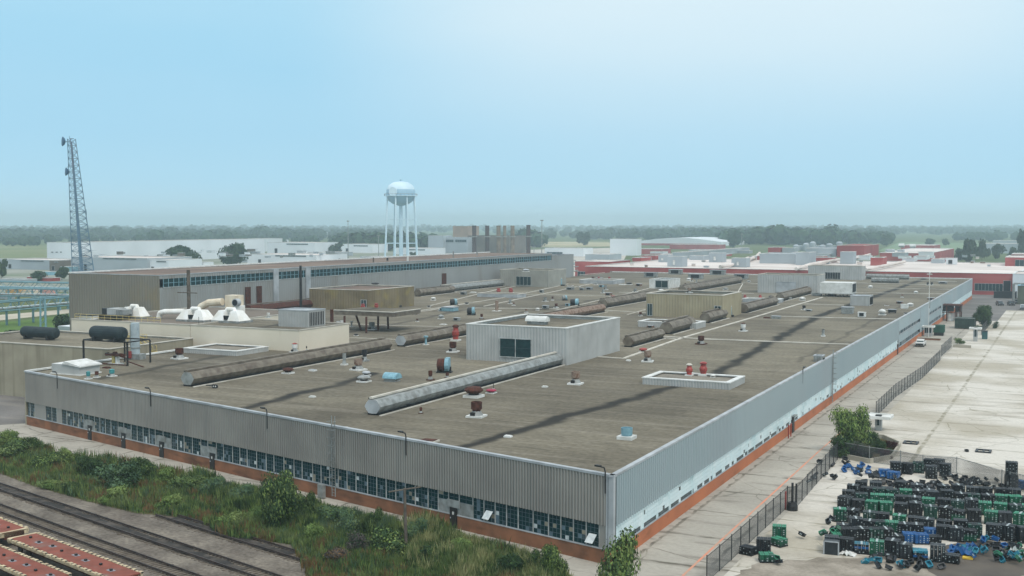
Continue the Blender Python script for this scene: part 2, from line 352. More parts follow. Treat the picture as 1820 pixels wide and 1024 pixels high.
while s < Lf-1:
    e_ = min(s + (1.5 if random.random() < .6 else 1.9), Lf-.4)
    dd = [d for d in doors if s-.1 < d+.9 and e_+.1 > d-.8]
    if 99.5 < s < 101.5 or 104.5 < s < 108.6:
        bb = MB(); bb.box(s, e_, -.12, -.02, 1.45, 3.6, m_siding, T=TFn); wp(bb, 'wall_panel')
    elif dd:
        bb = MB(); bb.box(s, e_, -.12, -.04, 1.45, 2.75, m_galv, T=TFn); wp(bb, 'wall_panel')
        bb = window_mesh(TFn, s, e_, 2.78, 3.6, 2, 2, pal); wp(bb, 'window')
    else:
        nc = 3 if e_-s < 1.7 else 4
        bb = window_mesh(TFn, s, e_, 1.47, 3.6, nc, 5, pal)
        if (1.4 < s < 2.6) or (14.2 < s < 15.1):    # an opened sash
            bb.quad([TFn((s+.3,.0,2.6)), TFn((s+1.2,.0,2.6)), TFn((s+1.2,.7,1.9)), TFn((s+.3,.7,1.9))], m_glass_w)
        wp(bb, 'window')
    s = e_
for i, d in enumerate(doors):
    dt = MB(); dt.box(d-.5, d+.5, .0, .08, .02, 2.15, m_black, T=TFn); o = wp(dt, 'door')
    h_ = MB(); h_.box(d+.32, d+.4, .08, .14, .98, 1.12, m_trim, T=TFn); h_.box(d-.1, d+.15, .08, .084, 1.4, 1.7, m_white, T=TFn)
    q = h_.build('handle', o)
    c_ = MB(); c_.box(d-.9, d+.9, .0, .1, 2.15, 2.9, m_galv, T=TFn); wp(c_, 'door_surround')
# right hand long wall
m_panel = mat('pale aqua wall panel', (222,234,234), (204,224,226), .3, 4, .6, .3, streak=((140,170,172), .6, (.3,.3,.8), .56))
b = MB(); b.box(0, Lr, -.3, 0, 0, 1.42, m_brick_o, T=TR); wp(b, 'brick_base')
b = MB(); b.box(.0, Lr, -.3, .05, 1.42, 1.5, m_trim, T=TR); wp(b, 'sill')
S1, S2, S3, S4 = 189., 232., 252., 287.
b = MB(); b.box(.0,.3,-.1,.1,1.38,8.16,m_trim,T=TR); ribs(b, TR, .3, S1, 3.6, 8.16, .6, .2, m_siding_b); ribs(b, TR, S4, Lr, 3.6, 8.16, .9, .09, m_siding_b)
for a_, c_ in ((S1, S2), (S3, S4)):
    ribs(b, TR, a_, c_, 2.5, 4.5, .9, .09, m_siding_b); ribs(b, TR, a_, c_, 5.3, 8.16, .9, .09, m_siding_b)
ribs(b, TR, S2, S3, 1.4, 8.16, .9, .09, m_siding_b)
for s_ in (S1, S4, 104.5, S2): b.box(s_-.15, s_+.15, .09, .16, 1.4, 8.16, m_trim, T=TR)
wp(b, 'siding')
b = MB(); b.box(-.16, Lr+.1, -.35, .16, 8.16, 8.38, m_trim, T=TR)
wp(b, 'parapet_cap')
b = MB(); b.box(0, Lr, -.5, -.3, 0, 8.1, m_dark, T=TR); wp(b, 'inner_wall')
def painted_bay(s0, s1):
    b = MB(); b.box(s0, s1, -.16, -.1, 1.5, 3.6, m_dark, T=TR); k = max(4, int((s1-s0)/.62)); cw = (s1-s0)/k
    for i in range(k):
        for r_ in range(5):
            z0 = 1.5+r_*.42; pr = ((.7 if 30 < s0 < 80 or s0 < 30 else .25), .05, .03, .02, .0)[r_]
            mm = m_panel if random.random() > pr else random.choice([m_glass_d, m_glass_g, m_glass_g])
            b.box(s0+i*cw+.02, s0+(i+1)*cw-.02, -.1, -.06 if mm is m_panel else -.09, z0+.015, z0+.405, mm, T=TR)
    b.box(s0-.05, s0+.05, -.1, .02, 1.5, 3.6, m_panel, T=TR); return b
def ribbon(s0, s1, z0, z1):
    b = MB(); b.box(s0, s1, -.2, -.12, z0, z1, m_glass_d, T=TR)
    k = int((s1-s0)/1.2)
    for i in range(k+1): b.box(s0+i*1.2-.04, s0+i*1.2+.04, -.12, -.02, z0, z1, m_glass_b if random.random() < .4 else m_trim, T=TR)
    b.box(s0, s1, -.1, .14, z0-.12, z0-.003, m_trim, T=TR); return b
s = .3
while s < S1-1: e_ = min(s+8, S1); wp(painted_bay(s, e_), 'window'); s = e_
s = S4
while s < Lr-2: e_ = min(s+26, Lr); wp(painted_bay(s, e_), 'window'); s = e_
for a_, c_ in ((S1+2, S2-3), (S3+2, S4-2)): wp(ribbon(a_, c_, 4.5, 5.3), 'window'); wp(ribbon(a_, c_, 1.5, 2.5), 'window')
for d, c_ in ((74.6, m_black), (188, m_rust)):
    dt = MB(); dt.box(d-.7, d+.7, .02, .1, .02, 2.4, c_, T=TR); wp(dt, 'door')
    dt = MB(); dt.box(d-.8, d+.8, .02, .5, 2.45, 2.6, m_galv, T=TR); wp(dt, 'door_canopy')
# far and left walls
b = MB(); b.quad([(C.x,C.y,0),(-200,515,0),(-200,515,8.2),(C.x,C.y,8.2)], m_siding); b.box(-196,C.x,C.y-.3,C.y+.2,8.1,8.45,m_white); wp(b, 'far_wall')
b = MB(); b.box(B.x-.3, B.x, B.y, 207, 0, 8.14, m_tan); b.box(B.x-.35, B.x+.15, B.y, 207, 8.14, 8.4, m_white); wp(b, 'side_wall')
# roof expansion joints
b = MB()
def strip(px, w_=.45, z=8.0, h=.16):
    pts = [P(x, y, z) for x, y in px]
    for p, q in zip(pts, pts[1:]):
        d = (q-p).normalized(); o_ = Vector((-d.y, d.x, 0))*w_/2
        i = len(b.v); k = b.mi(m_stripe)
        vs = [p-o_, q-o_, q+o_, p+o_]
        for zz in (.01, h): b.v += [(v.x, v.y, z+zz) for v in vs]
        for f in ((4,5,6,7),(0,1,5,4),(1,2,6,5),(2,3,7,6),(3,0,4,7)): b.f.append(tuple(i+a for a in f)); b.m.append(k)
strip([(1165,598),(1242,603),(1513,613)], .7); strip([(1387,563),(1596,568)], .6)
strip([(1062,635),(1108,638),(1210,602),(1462,529)], .55)
strip([(1430,541),(1500,543)], .4); strip([(1510,503),(1670,507)], .5); strip([(1570,497),(1700,501)],.3)
strip([(960,640),(1062,635)], .1); strip([(1163,600),(1206,604)], .4)
strip([(1058,551),(1150,557)], .5); strip([(830,548),(960,549),(1060,552)], .4); strip([(760,545),(880,516),(1010,492)], .35)
strip([(860,545),(1050,505),(1100,496)], .4); strip([(655,562),(760,553),(840,538)], .35); strip([(600,576),(820,583)], .35); strip([(1300,540),(1320,505)],.3)
strip([(1030,489),(1075,485)],.4); strip([(700,560),(905,528),(1010,505)],.3); strip([(955,560),(1130,519),(1200,501)],.3); strip([(1100,520),(1340,522)],.3); strip([(1115,560),(1147,551)],.3); strip([(760,520),(1150,528)],.25); strip([(1480,520),(1690,523)],.35); strip([(590,600),(760,606)],.2); strip([(1540,512),(1700,515)],.25); strip([(1310,503),(1350,505)], .6)
wp(b, 'expansion_joint')
# ladder on the facade and on the long wall
def ladder(T, s, z1, name='ladder', cage=True):
    b = MB()
    for k in (-.28, .28):
        b.box(s+k-.035, s+k+.035, .3, .37, .4, z1+1.1, m_galv, T=T)
        for z in (1.5, 4, 6.5): b.box(s+k-.02, s+k+.02, .1, .3, z, z+.05, m_galv, T=T)
    z = .5
    while z < z1+.2: b.box(s-.24, s+.24, .32, .35, z, z+.04, m_galv, T=T); z += .32
    if cage:
        z = 2.6
        while z < z1+1: b.box(s-.4, s+.4, .92, .95, z, z+.05, m_galv, T=T); b.box(s-.42,s-.39,.3,.95,z,z+.05,m_galv,T=T); b.box(s+.39,s+.42,.3,.95,z,z+.05,m_galv,T=T); z += .9
    return b
wp(ladder(TFn, 38.4, 8.4), 'ladder'); wp(ladder(TR, 104.2, 8.4), 'ladder')
b = MB(); b.box(39.6, 40.5, .5, .95, .1, 1.6, m_galv, T=TFn); wp(b, 'electric_cabinet')
b = MB(); b.tube(TR((69.4,.5,0)), TR((69.4,.5,2)), .09, m_red); b.tube(TR((71,.5,0)), TR((71,.5,2)), .09, m_red); wp(b, 'standpipe')
# dark hooked conductors over the parapet
def hook(T, s, big=1.):
    b = MB(); pts = [T((s,.15,6.6)), T((s,.18,8.6)), T((s+.1,.2,8.95)), T((s+.9*big,.2,9.0))]
    for p, q in zip(pts, pts[1:]): b.tube(p, q, .065, m_black)
    b.box(s+.5*big, s+1.1*big, .05, .35, 8.95, 9.1, m_black, T=T); return b
for i, s_ in enumerate((.75, 26.8, 50.7, 76.1, 101.4)): wp(hook(TFn, s_), 'floodlight')
wp(hook(TR, 80.3, 1.2), 'floodlight')
wp(hook(TR, 254., 1.2), 'floodlight')
# ================= buildings standing in and around the factory =================
m_roof_c = mat('curb roof gravel', (140,134,122), (120,114,104), .3, 6, .95, .1, grain=.15)
m_roof_b = mat('brown felt roof', (128,112,100), (108,94,86), .08, 6, .95, .1, streak=((148,136,124), .5, (.1,.02,1), .5), grain=.1)
m_hb = mat('old grey brown siding', (132,127,117), (118,113,104), .05, 5, .7, .2, streak=((150,128,84), .55, (.12,.12,.1), .56))
m_hb2 = mat('grey long wall siding', (150,152,150), (138,140,138), .04, 5, .65, .3, streak=((122,116,104), .5, (.3,.15,.04), .54))
m_roof_b2 = mat('grey brown annex roof', (126,116,106), (106,98,88), .08, 6, .95, .1, grain=.12)
m_cream = mat('cream panel', (222,212,194), (212,202,182), .1, 4, .75, .2, streak=((186,172,148), .4, (.5,.5,.08), .62))
m_brownside = mat('brown stained siding', (132,120,96), (112,100,78), .2, 5, .7, .2, streak=((146,132,80), .7, (.3,.3,.3), .52))
m_tanside = mat('tan ribbed siding', (166,156,130), (152,142,118), .2, 4, .6, .3, streak=((128,112,78), .5, (.9,.9,.15), .54))
m_grside = mat('pale grey ribbed siding', (178,179,176), (164,165,162), .3, 4, .55, .3, streak=((140,140,138), .4, (.9,.9,.12), .54))
def wbox(name, parent, x0, x1, y0, y1, z0, z1, m, top=None):
    b = MB(); b.box(x0, x1, y0, y1, z0, z1, m, top); return wp(b, name, parent)
def block(name, label, cat, x0, x1, y0, y1, z0, z1, side, roofm, trimm=None, pitch=0, group=None, cap=.3, front_only=False, trimw=.35):
    """building block: ribbed walls, flat roof inside a raised edge"""
    t = thing(name, label, cat, (x0, y0, z0), group)
    b = MB()
    if pitch:
        T1 = lambda p: Vector((x0+p[0], y0-p[1], p[2])); T2 = lambda p: Vector((x1+p[1], y0+p[0], p[2]))
        ribs(b, T1, 0, x1-x0, z0, z1, pitch, .08, side); ribs(b, T2, 0, y1-y0, z0, z1, pitch, .08, side)
        b.quad([(x0,y0,z0),(x0,y1,z0),(x0,y1,z1),(x0,y0,z1)], side); b.quad([(x0,y1,z0),(x1,y1,z0),(x1,y1,z1),(x0,y1,z1)], side)
    else:
        for q in (((x0,y0),(x1,y0)),((x1,y0),(x1,y1)),((x1,y1),(x0,y1)),((x0,y1),(x0,y0))):
            b.quad([(*q[0],z0),(*q[1],z0),(*q[1],z1),(*q[0],z1)], side)
    wp(b, 'wall', t)
    b = MB(); b.quad([(x0+.1,y0+.1,z1-cap),(x1-.1,y0+.1,z1-cap),(x1-.1,y1-.1,z1-cap),(x0+.1,y1-.1,z1-cap)], roofm); wp(b, 'roof', t)
    tw = trimw; tm = trimm or m_trim; b = MB()
    b.box(x0-.1, x1+.1, y0-.1, y0+tw, z1, z1+.14, tm); b.box(x0-.1, x1+.1, y1-tw, y1+.1, z1, z1+.14, tm)
    b.box(x0-.1, x0+tw, y0+tw, y1-tw, z1, z1+.14, tm); b.box(x1-tw, x1+.1, y0+tw, y1-tw, z1, z1+.14, tm)
    b.box(x0+.02, x0+.1, y0+.1, y1-.1, z1-cap, z1, tm); b.box(x0+.1, x1-.1, y1-.1, y1-.02, z1-cap, z1, tm)
    wp(b, 'roof_edge', t); return t
def pblock(name, label, cat, xl, yb, xr, yt, xfar, z0=8., **k):
    """from photograph columns: left/right of the front face, base row at the left, top row, column where the right side ends"""
    p = P(xl, yb, z0); x0, y0 = p.x, p.y; x1 = onY(xr, y0, yb); z1 = zat(x0, y0, yt)
    y1 = onX(xfar, x1, yb) if xfar else y0+k.pop('dep', 10)
    if y1 < y0+1: y1 = y0+k.get('dep', 10)
    k.pop('dep', None)
    t = block(name, label, cat, x0, x1, y0, y1, z0, z1, **k); return t, (x0, x1, y0, y1, z0, z1)
def fwin(t, bx, xa, xb, ya, yb, div=2, name='window', m=None, hor=0, side=False):
    """a window in the front (or right) face between photograph columns and rows"""
    x0, x1, y0, y1, z0, z1 = bx
    b = MB()
    if not side:
        a, c = onY(xa, y0), onY(xb, y0); zt, zb = zat((a+c)/2, y0, ya), zat((a+c)/2, y0, yb); T = lambda p: Vector((p[0], y0-p[1], p[2]))
    else:
        a, c = onX(xa, x1), onX(xb, x1); zt, zb = zat(x1, (a+c)/2, ya), zat(x1, (a+c)/2, yb); T = lambda p: Vector((x1+p[1], p[0], p[2]))
    b.box(a, c, .09, .14, zb, zt, m or m_glass_d, T=T)
    fr = .09
    for i in range(div+1): s_ = a+(c-a)*i/div; b.box(s_-fr/2, s_+fr/2, .14, .22, zb, zt, m_frame, T=T)
    for z_ in (zb, zt): b.box(a-fr, c+fr, .1, .24, z_-.06, z_+.06, m_frame, T=T)
    for i in range(hor): z_ = zb+(zt-zb)*(i+1)/(hor+1); b.box(a, c, .14, .17, z_-.03, z_+.03, m_glass_g, T=T)
    return wp(b, name, t)
# high bay hall on the left
HBX, HBL, HBY, HBE, HZ_ = -193.3, -222.5, 206.6, 432., 18.7
hb = thing('high_bay_hall', 'tall long grey hall with a ribbon of high windows and brown roof', 'hall', (HBL, HBY, 0))
b = MB(); T1 = lambda p: Vector((HBL+p[0], HBY-p[1], p[2])); T2 = lambda p: Vector((HBX+p[1], HBY+p[0], p[2]))
ribs(b, T1, 0, HBX-HBL, 0, HZ_, .8, .1, m_hb); b.quad([(HBL,HBY,0),(HBL,HBE,0),(HBL,HBE,HZ_),(HBL,HBY,HZ_)], m_hb)
ribs(b, T2, 0, HBE-HBY, 7.9, 15.9, .9, .1, m_hb2); ribs(b, T2, 0, HBE-HBY, 17.9, HZ_, .9, .1, m_hb2)
b.quad([(HBL,HBE,0),(HBX,HBE,0),(HBX,HBE,HZ_),(HBL,HBE,HZ_)], m_hb)
wp(b, 'wall', hb)
wbox('roof', hb, HBL+.2, HBX-.2, HBY+.2, HBE-.2, HZ_-.6, HZ_-.1, m_roof_b)
b = MB(); b.box(HBL-.1, HBL+.9, HBY-.1, HBE, HZ_, HZ_+.35, m_white); b.box(HBL+.9, HBX+.1, HBY-.1, HBY+.3, HZ_, HZ_+.15, m_trim); b.box(HBX-.3, HBX+.14, HBY+.3, HBE, HZ_, HZ_+.18, m_trim); wp(b, 'roof_edge', hb)
s = 1.2; i = 0
while s < HBE-HBY-2:
    e_ = min(s+7, HBE-HBY-1)
    b = MB(); b.box(s, e_, -.1, 0, 15.9, 17.9, m_glass_d, T=T2)
    k = 4; cw = (e_-s)/k
    for j in range(k+1): b.box(s+j*cw-.07, s+j*cw+.07, 0, .08, 15.9, 17.9, m_ltblue, T=T2)
    b.box(s, e_, .0, .05, 16.85, 16.95, m_ltblue, T=T2); b.box(s-.1, e_+.1, .05, .14, 15.8, 15.95, m_frame, T=T2)
    wp(b, 'window', hb); s = e_+.6; i += 1
for x_, w__, z__ in ((438,1.,14.5),(458,1.,14.5),(788,1.4,14)):
    b = MB(); y_ = onX(x_, HBX); b.box(y_-HBY-w__, y_-HBY+w__, .1, .35, 8.2, z__, m_rust, T=T2); wp(b, 'vertical_duct', hb)
b = MB()
for x_ in (545, 488): y_ = onX(x_, HBX); b.box(y_-HBY-1, y_-HBY+1, .1, .45, 8, HZ_-.05, m_trim, T=T2)
wp(b, 'pilaster', hb)
t, bx = pblock('hall_extension', 'lower grey end bay of the long hall beside the steel pipe racks', 'hall', 938, 497, 968, 455, None, dep=30, side=m_hb2, roofm=m_roof_b)
# poles and stacks against the high bay
def pole(name, label, cat, x, yb, yt, z0, w_, m, arm=None, group=None):
    p = P(x, yb, z0); h = zat(p.x, p.y, yt)-z0; t = thing(name, label, cat, p, group)
    b = MB(); b.lathe([(w_*1.15, 0), (w_, h)], m, n=8); b.build('shaft', t)
    if arm:
        b = MB(); b.box(-arm, arm, -w_-.14, -w_, h*arm_k, h*arm_k+.18, m_wood)
        for s_ in (-.9, -.4, .4, .9): b.lathe([(.05,0),(.07,.15),(.03,.22)], m_galv, (s_*arm, -w_-.07, h*arm_k+.18), 6)
        b.build('crossarm', t)
    return t
arm_k = .5; pole('utility_pole', 'brown pole with a white crossarm in front of the tall hall', 'pole', 336, 562, 480, 11.8, .35, m_wood, 2.6)
arm_k = .35; pole('utility_pole', 'thin grey pole with crossarm above the brown penthouse roof', 'pole', 664, 512, 458, 10.5, .22, m_wood, 2.6)
pole('vent_stack', 'tall dark thin stack left of the brown penthouse beside the hall', 'stack', 535, 556, 472, 8, .32, m_black)
pole('vent_stack', 'tall dark thin stack rising behind the brown penthouse', 'stack', 689, 520, 458, 8, .32, m_black)
pole('vent_stack', 'tall white pipe stack rising behind the brown penthouse', 'stack', 725, 522, 455, 8, .34, m_white)
pole('vent_stack', 'short grey stack standing on the hall roof edge', 'stack', 806, 510, 447, 8, .25, m_galv)
pole('vent_stack', 'grey stack crossing the hall window band near its far end', 'stack', 848, 503, 448, 8, .25, m_galv)
# building with the tanks
block('tank_annex', 'low tan annex with grey flat roof carrying a dark tank', 'annex', -188.6, -147.6, 145.4, 166.3, 0, 9.55, m_tan, m_gravel_roof, m_stripe, cap=.25)
block('cream_annex', 'cream walled annex with curved white ducts on its roof', 'annex', -180.7, -150, 168.2, 206.4, 7.5, 11.8, m_cream, m_roof_b2, m_stripe, cap=.12, trimw=.15)
block('cream_annex', 'narrow right wing of the cream annex tapering toward the louvred box', 'annex', -149.9, -124.8, 168.2, 184, 7.5, 11.8, m_cream, m_gravel_roof, m_stripe, cap=.12, trimw=.15)
# penthouses
pk = dict(cap=.3)
m_grey_old = mat('weathered grey ribbed siding', (158,157,148), (142,141,133), .3, 4, .6, .3)
t1, bx1 = pblock('rooftop_penthouse', 'largest nearest penthouse with pale ribbed walls and wide dark front opening', 'penthouse', 829, 639, 1008, 576.5, 1101, side=m_grside, roofm=m_gravel_roof, trimm=m_white, pitch=.55, cap=.5, trimw=.6)
fwin(t1, bx1, 889, 945, 602, 635, 2, hor=1)
t2, bx2 = pblock('rooftop_penthouse', 'tan ribbed penthouse with two small windows in the middle of the roof', 'penthouse', 1148.5, 562, 1285, 522, 1317, side=m_tanside, roofm=m_gravel_roof, trimm=m_stripe, pitch=.7, cap=.5, trimw=.6)
fwin(t2, bx2, 1152, 1160.5, 540, 561, 2, hor=2); fwin(t2, bx2, 1272, 1283, 544, 555, 2)
t3, bx3 = pblock('rooftop_penthouse', 'grey ribbed penthouse with a pale square front panel, right of the tan one', 'penthouse', 1346.5, 520, 1453, 488, 1466, side=m_grside, roofm=m_gravel_roof, trimm=m_stripe, pitch=.8)
fwin(t3, bx3, 1381, 1416, 501, 519.5, 1, 'panel', m_trim)
t4, bx4 = pblock('rooftop_penthouse', 'long flat-fronted pale penthouse farthest back, with louvres beside the white unit', 'penthouse', 1436, 496, 1532, 472.5, 1538, side=m_grside, roofm=m_gravel_roof, trimm=m_stripe, pitch=.9)
fwin(t4, bx4, 1468, 1495, 484, 496, 6, 'louvre', m_dark)
t5, bx5 = pblock('rooftop_penthouse', 'olive grey penthouse with dark paned window near the hall end', 'penthouse', 888.5, 508.5, 975, 479.5, 1006, side=m_grey_old, roofm=m_gravel_roof, trimm=m_stripe, pitch=.8)
fwin(t5, bx5, 918, 944, 491.5, 507, 4, hor=1)
t6, bx6 = pblock('rooftop_penthouse', 'brown stained penthouse in front of the long hall', 'penthouse', 550, 549, 655, 513.5, 736, side=m_brownside, roofm=m_roof_b, trimm=m_stripe, pitch=.8)
fwin(t6, bx6, 641, 651, 533, 546, 2, m=m_glass_g)
t7, bx7 = pblock('rooftop_penthouse', 'small bright white penthouse with one dark opening', 'penthouse', 1154, 512.5, 1189, 497, 1209, side=m_white, roofm=m_trim, trimm=m_white)
fwin(t7, bx7, 1166, 1188, 499, 511, 2)
# air handlers
def unit_on_legs():
    p = P(1457, 527, 8); x0, y0 = p.x, p.y; x1 = onY(1516, y0); zt = zat(x0, y0, 502); z0 = 8+ (zt-8)*.24
    t = thing('air_handler', 'long white air handling unit raised on dark legs', 'air handler', (x0, y0, 8))
    wbox('casing', t, x0, x1, y0, y0+8, z0, zt, m_white)
    b = MB(); b.box(x0-.1, x1+.1, y0-.1, y0+8.1, z0-.25, z0-.003, m_galv)
    for i in range(5):
        for yy in (y0+.3, y0+7.4): xx = x0+.3+(x1-x0-.9)*i/4; b.box(xx, xx+.3, yy, yy+.3, 8, z0-.25, m_black)
    wp(b, 'support_frame', t)
    b = MB(); b.box(x1+.02, x1+.1, y0+1, y0+7, z0+.4, zt-.4, m_dark); wp(b, 'grille', t)
    b = MB(); b.box(x0+2, x1-6, y0+2, y0+6, 8, z0-.3, m_black); b.box(x0-3, x0, y0+2, y0+3.5, 8.1, 9, m_galv); wp(b, 'duct', t)
unit_on_legs()
def louvre_box(label, xl, yb, xr, yt, xfar, z0, m, dep=5, front=True, group=None, side=True, nm='louvre_box'):
    t, bx = pblock(nm, label, 'louvre box', xl, yb, xr, yt, xfar, z0=z0, side=m, roofm=m_trim, trimm=m_trim, dep=dep, pitch=.35, cap=.05, trimw=.1)
    x0, x1, y0, y1, z0, z1 = bx
    h = z1-z0
    b = MB(); n_ = max(4, int((y1-y0-.6)/.5))
    for i in range(n_): a = y0+.3+i*(y1-y0-.6)/n_; b.box(x1+.09, x1+.16, a, a+.3*(y1-y0)/n_, z0+.3, z1-.3, m_dark)
    wp(b, 'louvre', t); return t
louvre_box('large pale louvred box at the edge of the cream annex roof', 495, 580, 548, 551, 578, 11.68, m_grside)
louvre_box('grey ribbed low box right of the raised white unit', 1511, 543, 1545, 526, None, 8, m_grside, 6)
louvre_box('small plain grey louvred box near the long wall parapet', 1446, 643, 1461, 633, None, 8, m_galv, 2)
# curbs: low ribbed upstands with white coping
def curb(label, xl, yb, xr, yt, xfar, z0=8., side=m_grside, legs=False, dep=8, trimm=m_white, group=None):
    t, bx = pblock('roof_curb', label, 'roof curb', xl, yb, xr, yt, xfar, z0=z0, side=side, roofm=m_roof_c, trimm=trimm, pitch=.42, cap=.16, trimw=.7, dep=dep)
    return t, bx
curb('wide low ribbed curb with white coping and two red fans, nearest the long wall', 1142, 683, 1297, 672, 1323)
curb('wide low ribbed curb with white coping around a red fan, left side of the roof', 326, 627, 421, 619.5, 477)
curb('low ribbed curb half hidden by a hexagonal duct in front of the tan penthouse', 1134, 581, 1238, 571.5, 1254)
curb('thin flat curb carrying two red fans in front of the olive penthouse', 848, 527.5, 920, 521.5, 935, side=m_trim, trimm=m_stripe)
curb('far flat curb with two red fans beside the red building', 1030, 504, 1090, 497.5, 1110, side=m_trim)
curb('flat white curb behind the duct right of the tan penthouse', 1320, 537, 1385, 531, 1392, side=m_trim)
# slab raised on steel legs
p = P(597, 593, 8); pr = P(663, 589, 8)
t = thing('raised_platform', 'flat slab on tilted rusty steel legs beside the louvred box', 'platform', p)
x0, y0 = P(612, 590, 8)[:2]; x1 = onY(690, y0); zt = zat(x0, y0, 554)
b = MB(); b.box(x0-4, x1, y0+2, y0+13, zt-.9, zt, m_galv_b, m_gravel_roof); b.box(x0-4.1, x1+.1, y0+1.9, y0+2.4, zt, zt+.15, m_stripe); b.box(x1-.4, x1+.1, y0+2.4, y0+13, zt, zt+.15, m_stripe); wp(b, 'slab', t)
for xa, ya, xb in ((651,592,650), (672,588,671), (690,585,688), (642,587,631), (612,590,611)):
    q = P(xa, ya, 8); b = MB(); q2 = Vector((onY(xb, q.y), q.y, zt-.9)); b.tube(q, q2, .22, m_rust); wp(b, 'leg', t)
# ================= ducts =================
HEX = [(cos(radians_), sin(radians_)) for radians_ in [pi/6*0+pi/3*k for k in range(6)]]
def duct(label, a, c, rad, m=m_galv, cap=None, z0=8., group='long hexagonal roof ducts'):
    p, q = P(*a, z0), P(*c, z0); q.x = p.x
    t = thing('roof_duct', label, 'roof duct', p, group)
    poly = [Vector((rad*cos(2*pi*k/6)*1.12, 0, rad*.98+rad*.95*sin(2*pi*k/6))) for k in range(6)]
    # soften the upper shoulders
    pts = []
    for k in range(12): an = 2*pi*k/12; rr = rad*(1.08 if k % 2 == 0 else .98); pts.append(Vector((rr*1.1*cos(an), 0, rad+rr*.92*sin(an)+.1)))
    Ln = q.y-p.y; b = MB(); n_ = max(1, int(Ln/2.9))
    ridge = 0
    for i in range(n_):
        o0 = Vector((0, i*Ln/n_, 0)); o1 = Vector((0, (i+1)*Ln/n_-.03, 0)); sc_ = 1+random.uniform(-.012, .012)
        dzz = random.uniform(-.03, .03)
        b.prism([Vector((v.x*sc_, 0, v.z*sc_+dzz)) for v in pts], o0, o1, m, cap or m)
    b.build('casing', t)
    b = MB(); b.box(-rad*.55, -rad*.1, .1, Ln-.1, rad*2+.08, rad*2+.3, m_stripe if m is m_galv else m_galv_b); b.box(-rad*.75, -rad*.58, .2, Ln-.2, rad*2+.0, rad*2+.2, m_black); 
    b.build('ridge_flashing', t)
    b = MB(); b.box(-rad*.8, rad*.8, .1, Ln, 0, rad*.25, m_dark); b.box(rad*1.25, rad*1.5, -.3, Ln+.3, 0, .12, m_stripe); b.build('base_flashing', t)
    if m is m_galv:                                   # torn skirts
        b = MB()
        for i in range(n_):
            if random.random() < .35: yy = i*Ln/n_; b.quad([(rad*.98,yy,rad*.5),(rad*1.12,yy+1.5,rad*.4),(rad*.5,yy+1.2,.15)], m_dark)
        if b.v: b.build('torn_skirt', t)
    return t
duct('pale grey hexagonal duct nearest the facade, ending at the largest penthouse', (662,738), (1003,645), .93, m_galv, m_trim)
duct('brown topped hexagonal duct starting nearest the left facade', (333,687), (690,622), 1.0, m_galv_b, m_galv)
duct('brown topped duct beginning behind the red pump, left of the largest penthouse', (712,616), (880,582), 1.0, m_galv_b, m_trim)
duct('short weathered duct running right from the largest penthouse', (1116,617), (1168,601), .95, m_galv_b)
duct('stout brown hexagonal duct crossing the low ribbed curb', (1184,594), (1233,583), 1.25, m_galv_b, m_galv_b)
duct('hexagonal duct ending against the front of the tan penthouse', (1253,574), (1284,565.5), 1.15, m_galv_b, m_galv_b)
duct('dark brown duct right of the tan penthouse with two red fans behind', (1322,556), (1378,541.5), 1.05, m_galv_b)
duct('dark brown duct in front of the grey penthouse with the pale panel', (1386,535.5), (1452,519), 1.1, m_galv_b)
duct('weathered duct running toward the tan penthouse in the middle distance', (1071,547.5), (1148,532), 1.2, m_galv_b, m_galv_b)
duct('rusty brown duct behind the largest penthouse roof', (940,579), (1061,554.5), 1.05, m_rust_l)
duct('dark duct passing behind the small white penthouse', (1212,521), (1312,503), 1.2, m_galv_b)
duct('short pale duct at the foot of the hall wall', (742,527), (783,519.5), 1.1, m_galv_b)
duct('long pale duct along the foot of the hall wall near the olive penthouse', (786,520), (895,502.5), 1.15, m_galv)
duct('dark brown duct along the hall wall left of the brown penthouse', (440,561), (560,541), 1.25, m_rust)
def cross_duct(label, x, y, x2, rad):
    p = P(x, y, 8); L_ = onY(x2, p.y)-p.x; t = thing('roof_duct', label, 'roof duct', p, 'long hexagonal roof ducts'); n_ = 8; b = MB()
    pts = [Vector((0, rad*1.1*cos(2*pi*k/8+.39), rad+rad*sin(2*pi*k/8+.39))) for k in range(8)]
    for i in range(n_): b.prism(pts, (i*L_/n_,0,0), ((i+1)*L_/n_-.08,0,0), m_galv)
    b.build('casing', t); b = MB(); b.box(0,L_,-rad*.2,rad*.2,rad*2,rad*2+.2,m_galv_b); b.build('ridge_flashing', t)
cross_duct('short far grey duct lying across the back of the roof', 1549, 502, 1600, 1.0)
cross_duct('longest far grey duct near the white back edge of the roof', 1540, 495.5, 1618, 1.05)
# ================= roof equipment =================
def at(x, y, z0=8.): p = P(x, y, z0); return p, 1/ppm(p)
def rect_curb(b, r, h, m=m_white): b.box(-r, r, -r, r, 0, h, m)
def v_stack(label, x, y, wpx, hpx, body=m_rust_l, cap=None, cb=m_white, z0=8., cat='vent', nm='exhaust_stack'):
    p, u = at(x, y, z0); r = wpx*u/2; h = hpx*u; t = thing(nm, label, cat, p, rz=random.uniform(-.2,.2))
    b = MB(); rect_curb(b, r*1.0, h*.12, cb); b.lathe([(r*.85, h*.12),(r*.5, h*.42)], m_galv, n=8); b.build('curb', t)
    b = MB(); b.lathe([(r*.5, h*.36),(r*.5, h*.5),(r*.66, h*.52),(r*.66, h),(r*.58, h),(r*.55, h*.8),(0,h*.8)], body, n=14); b.build('pipe', t)
    if r > .5:
        b = MB(); b.box(-r*.5, r*.1, -r*.85, -r*.45, h*.12, h*.34, m_black); b.build('motor', t)
    if cap: b = MB(); b.lathe([(r*.7, h*.97),(r*.72,h*1.0),(r*.2,h*1.1)], cap, n=14); b.build('cap', t)
    return t
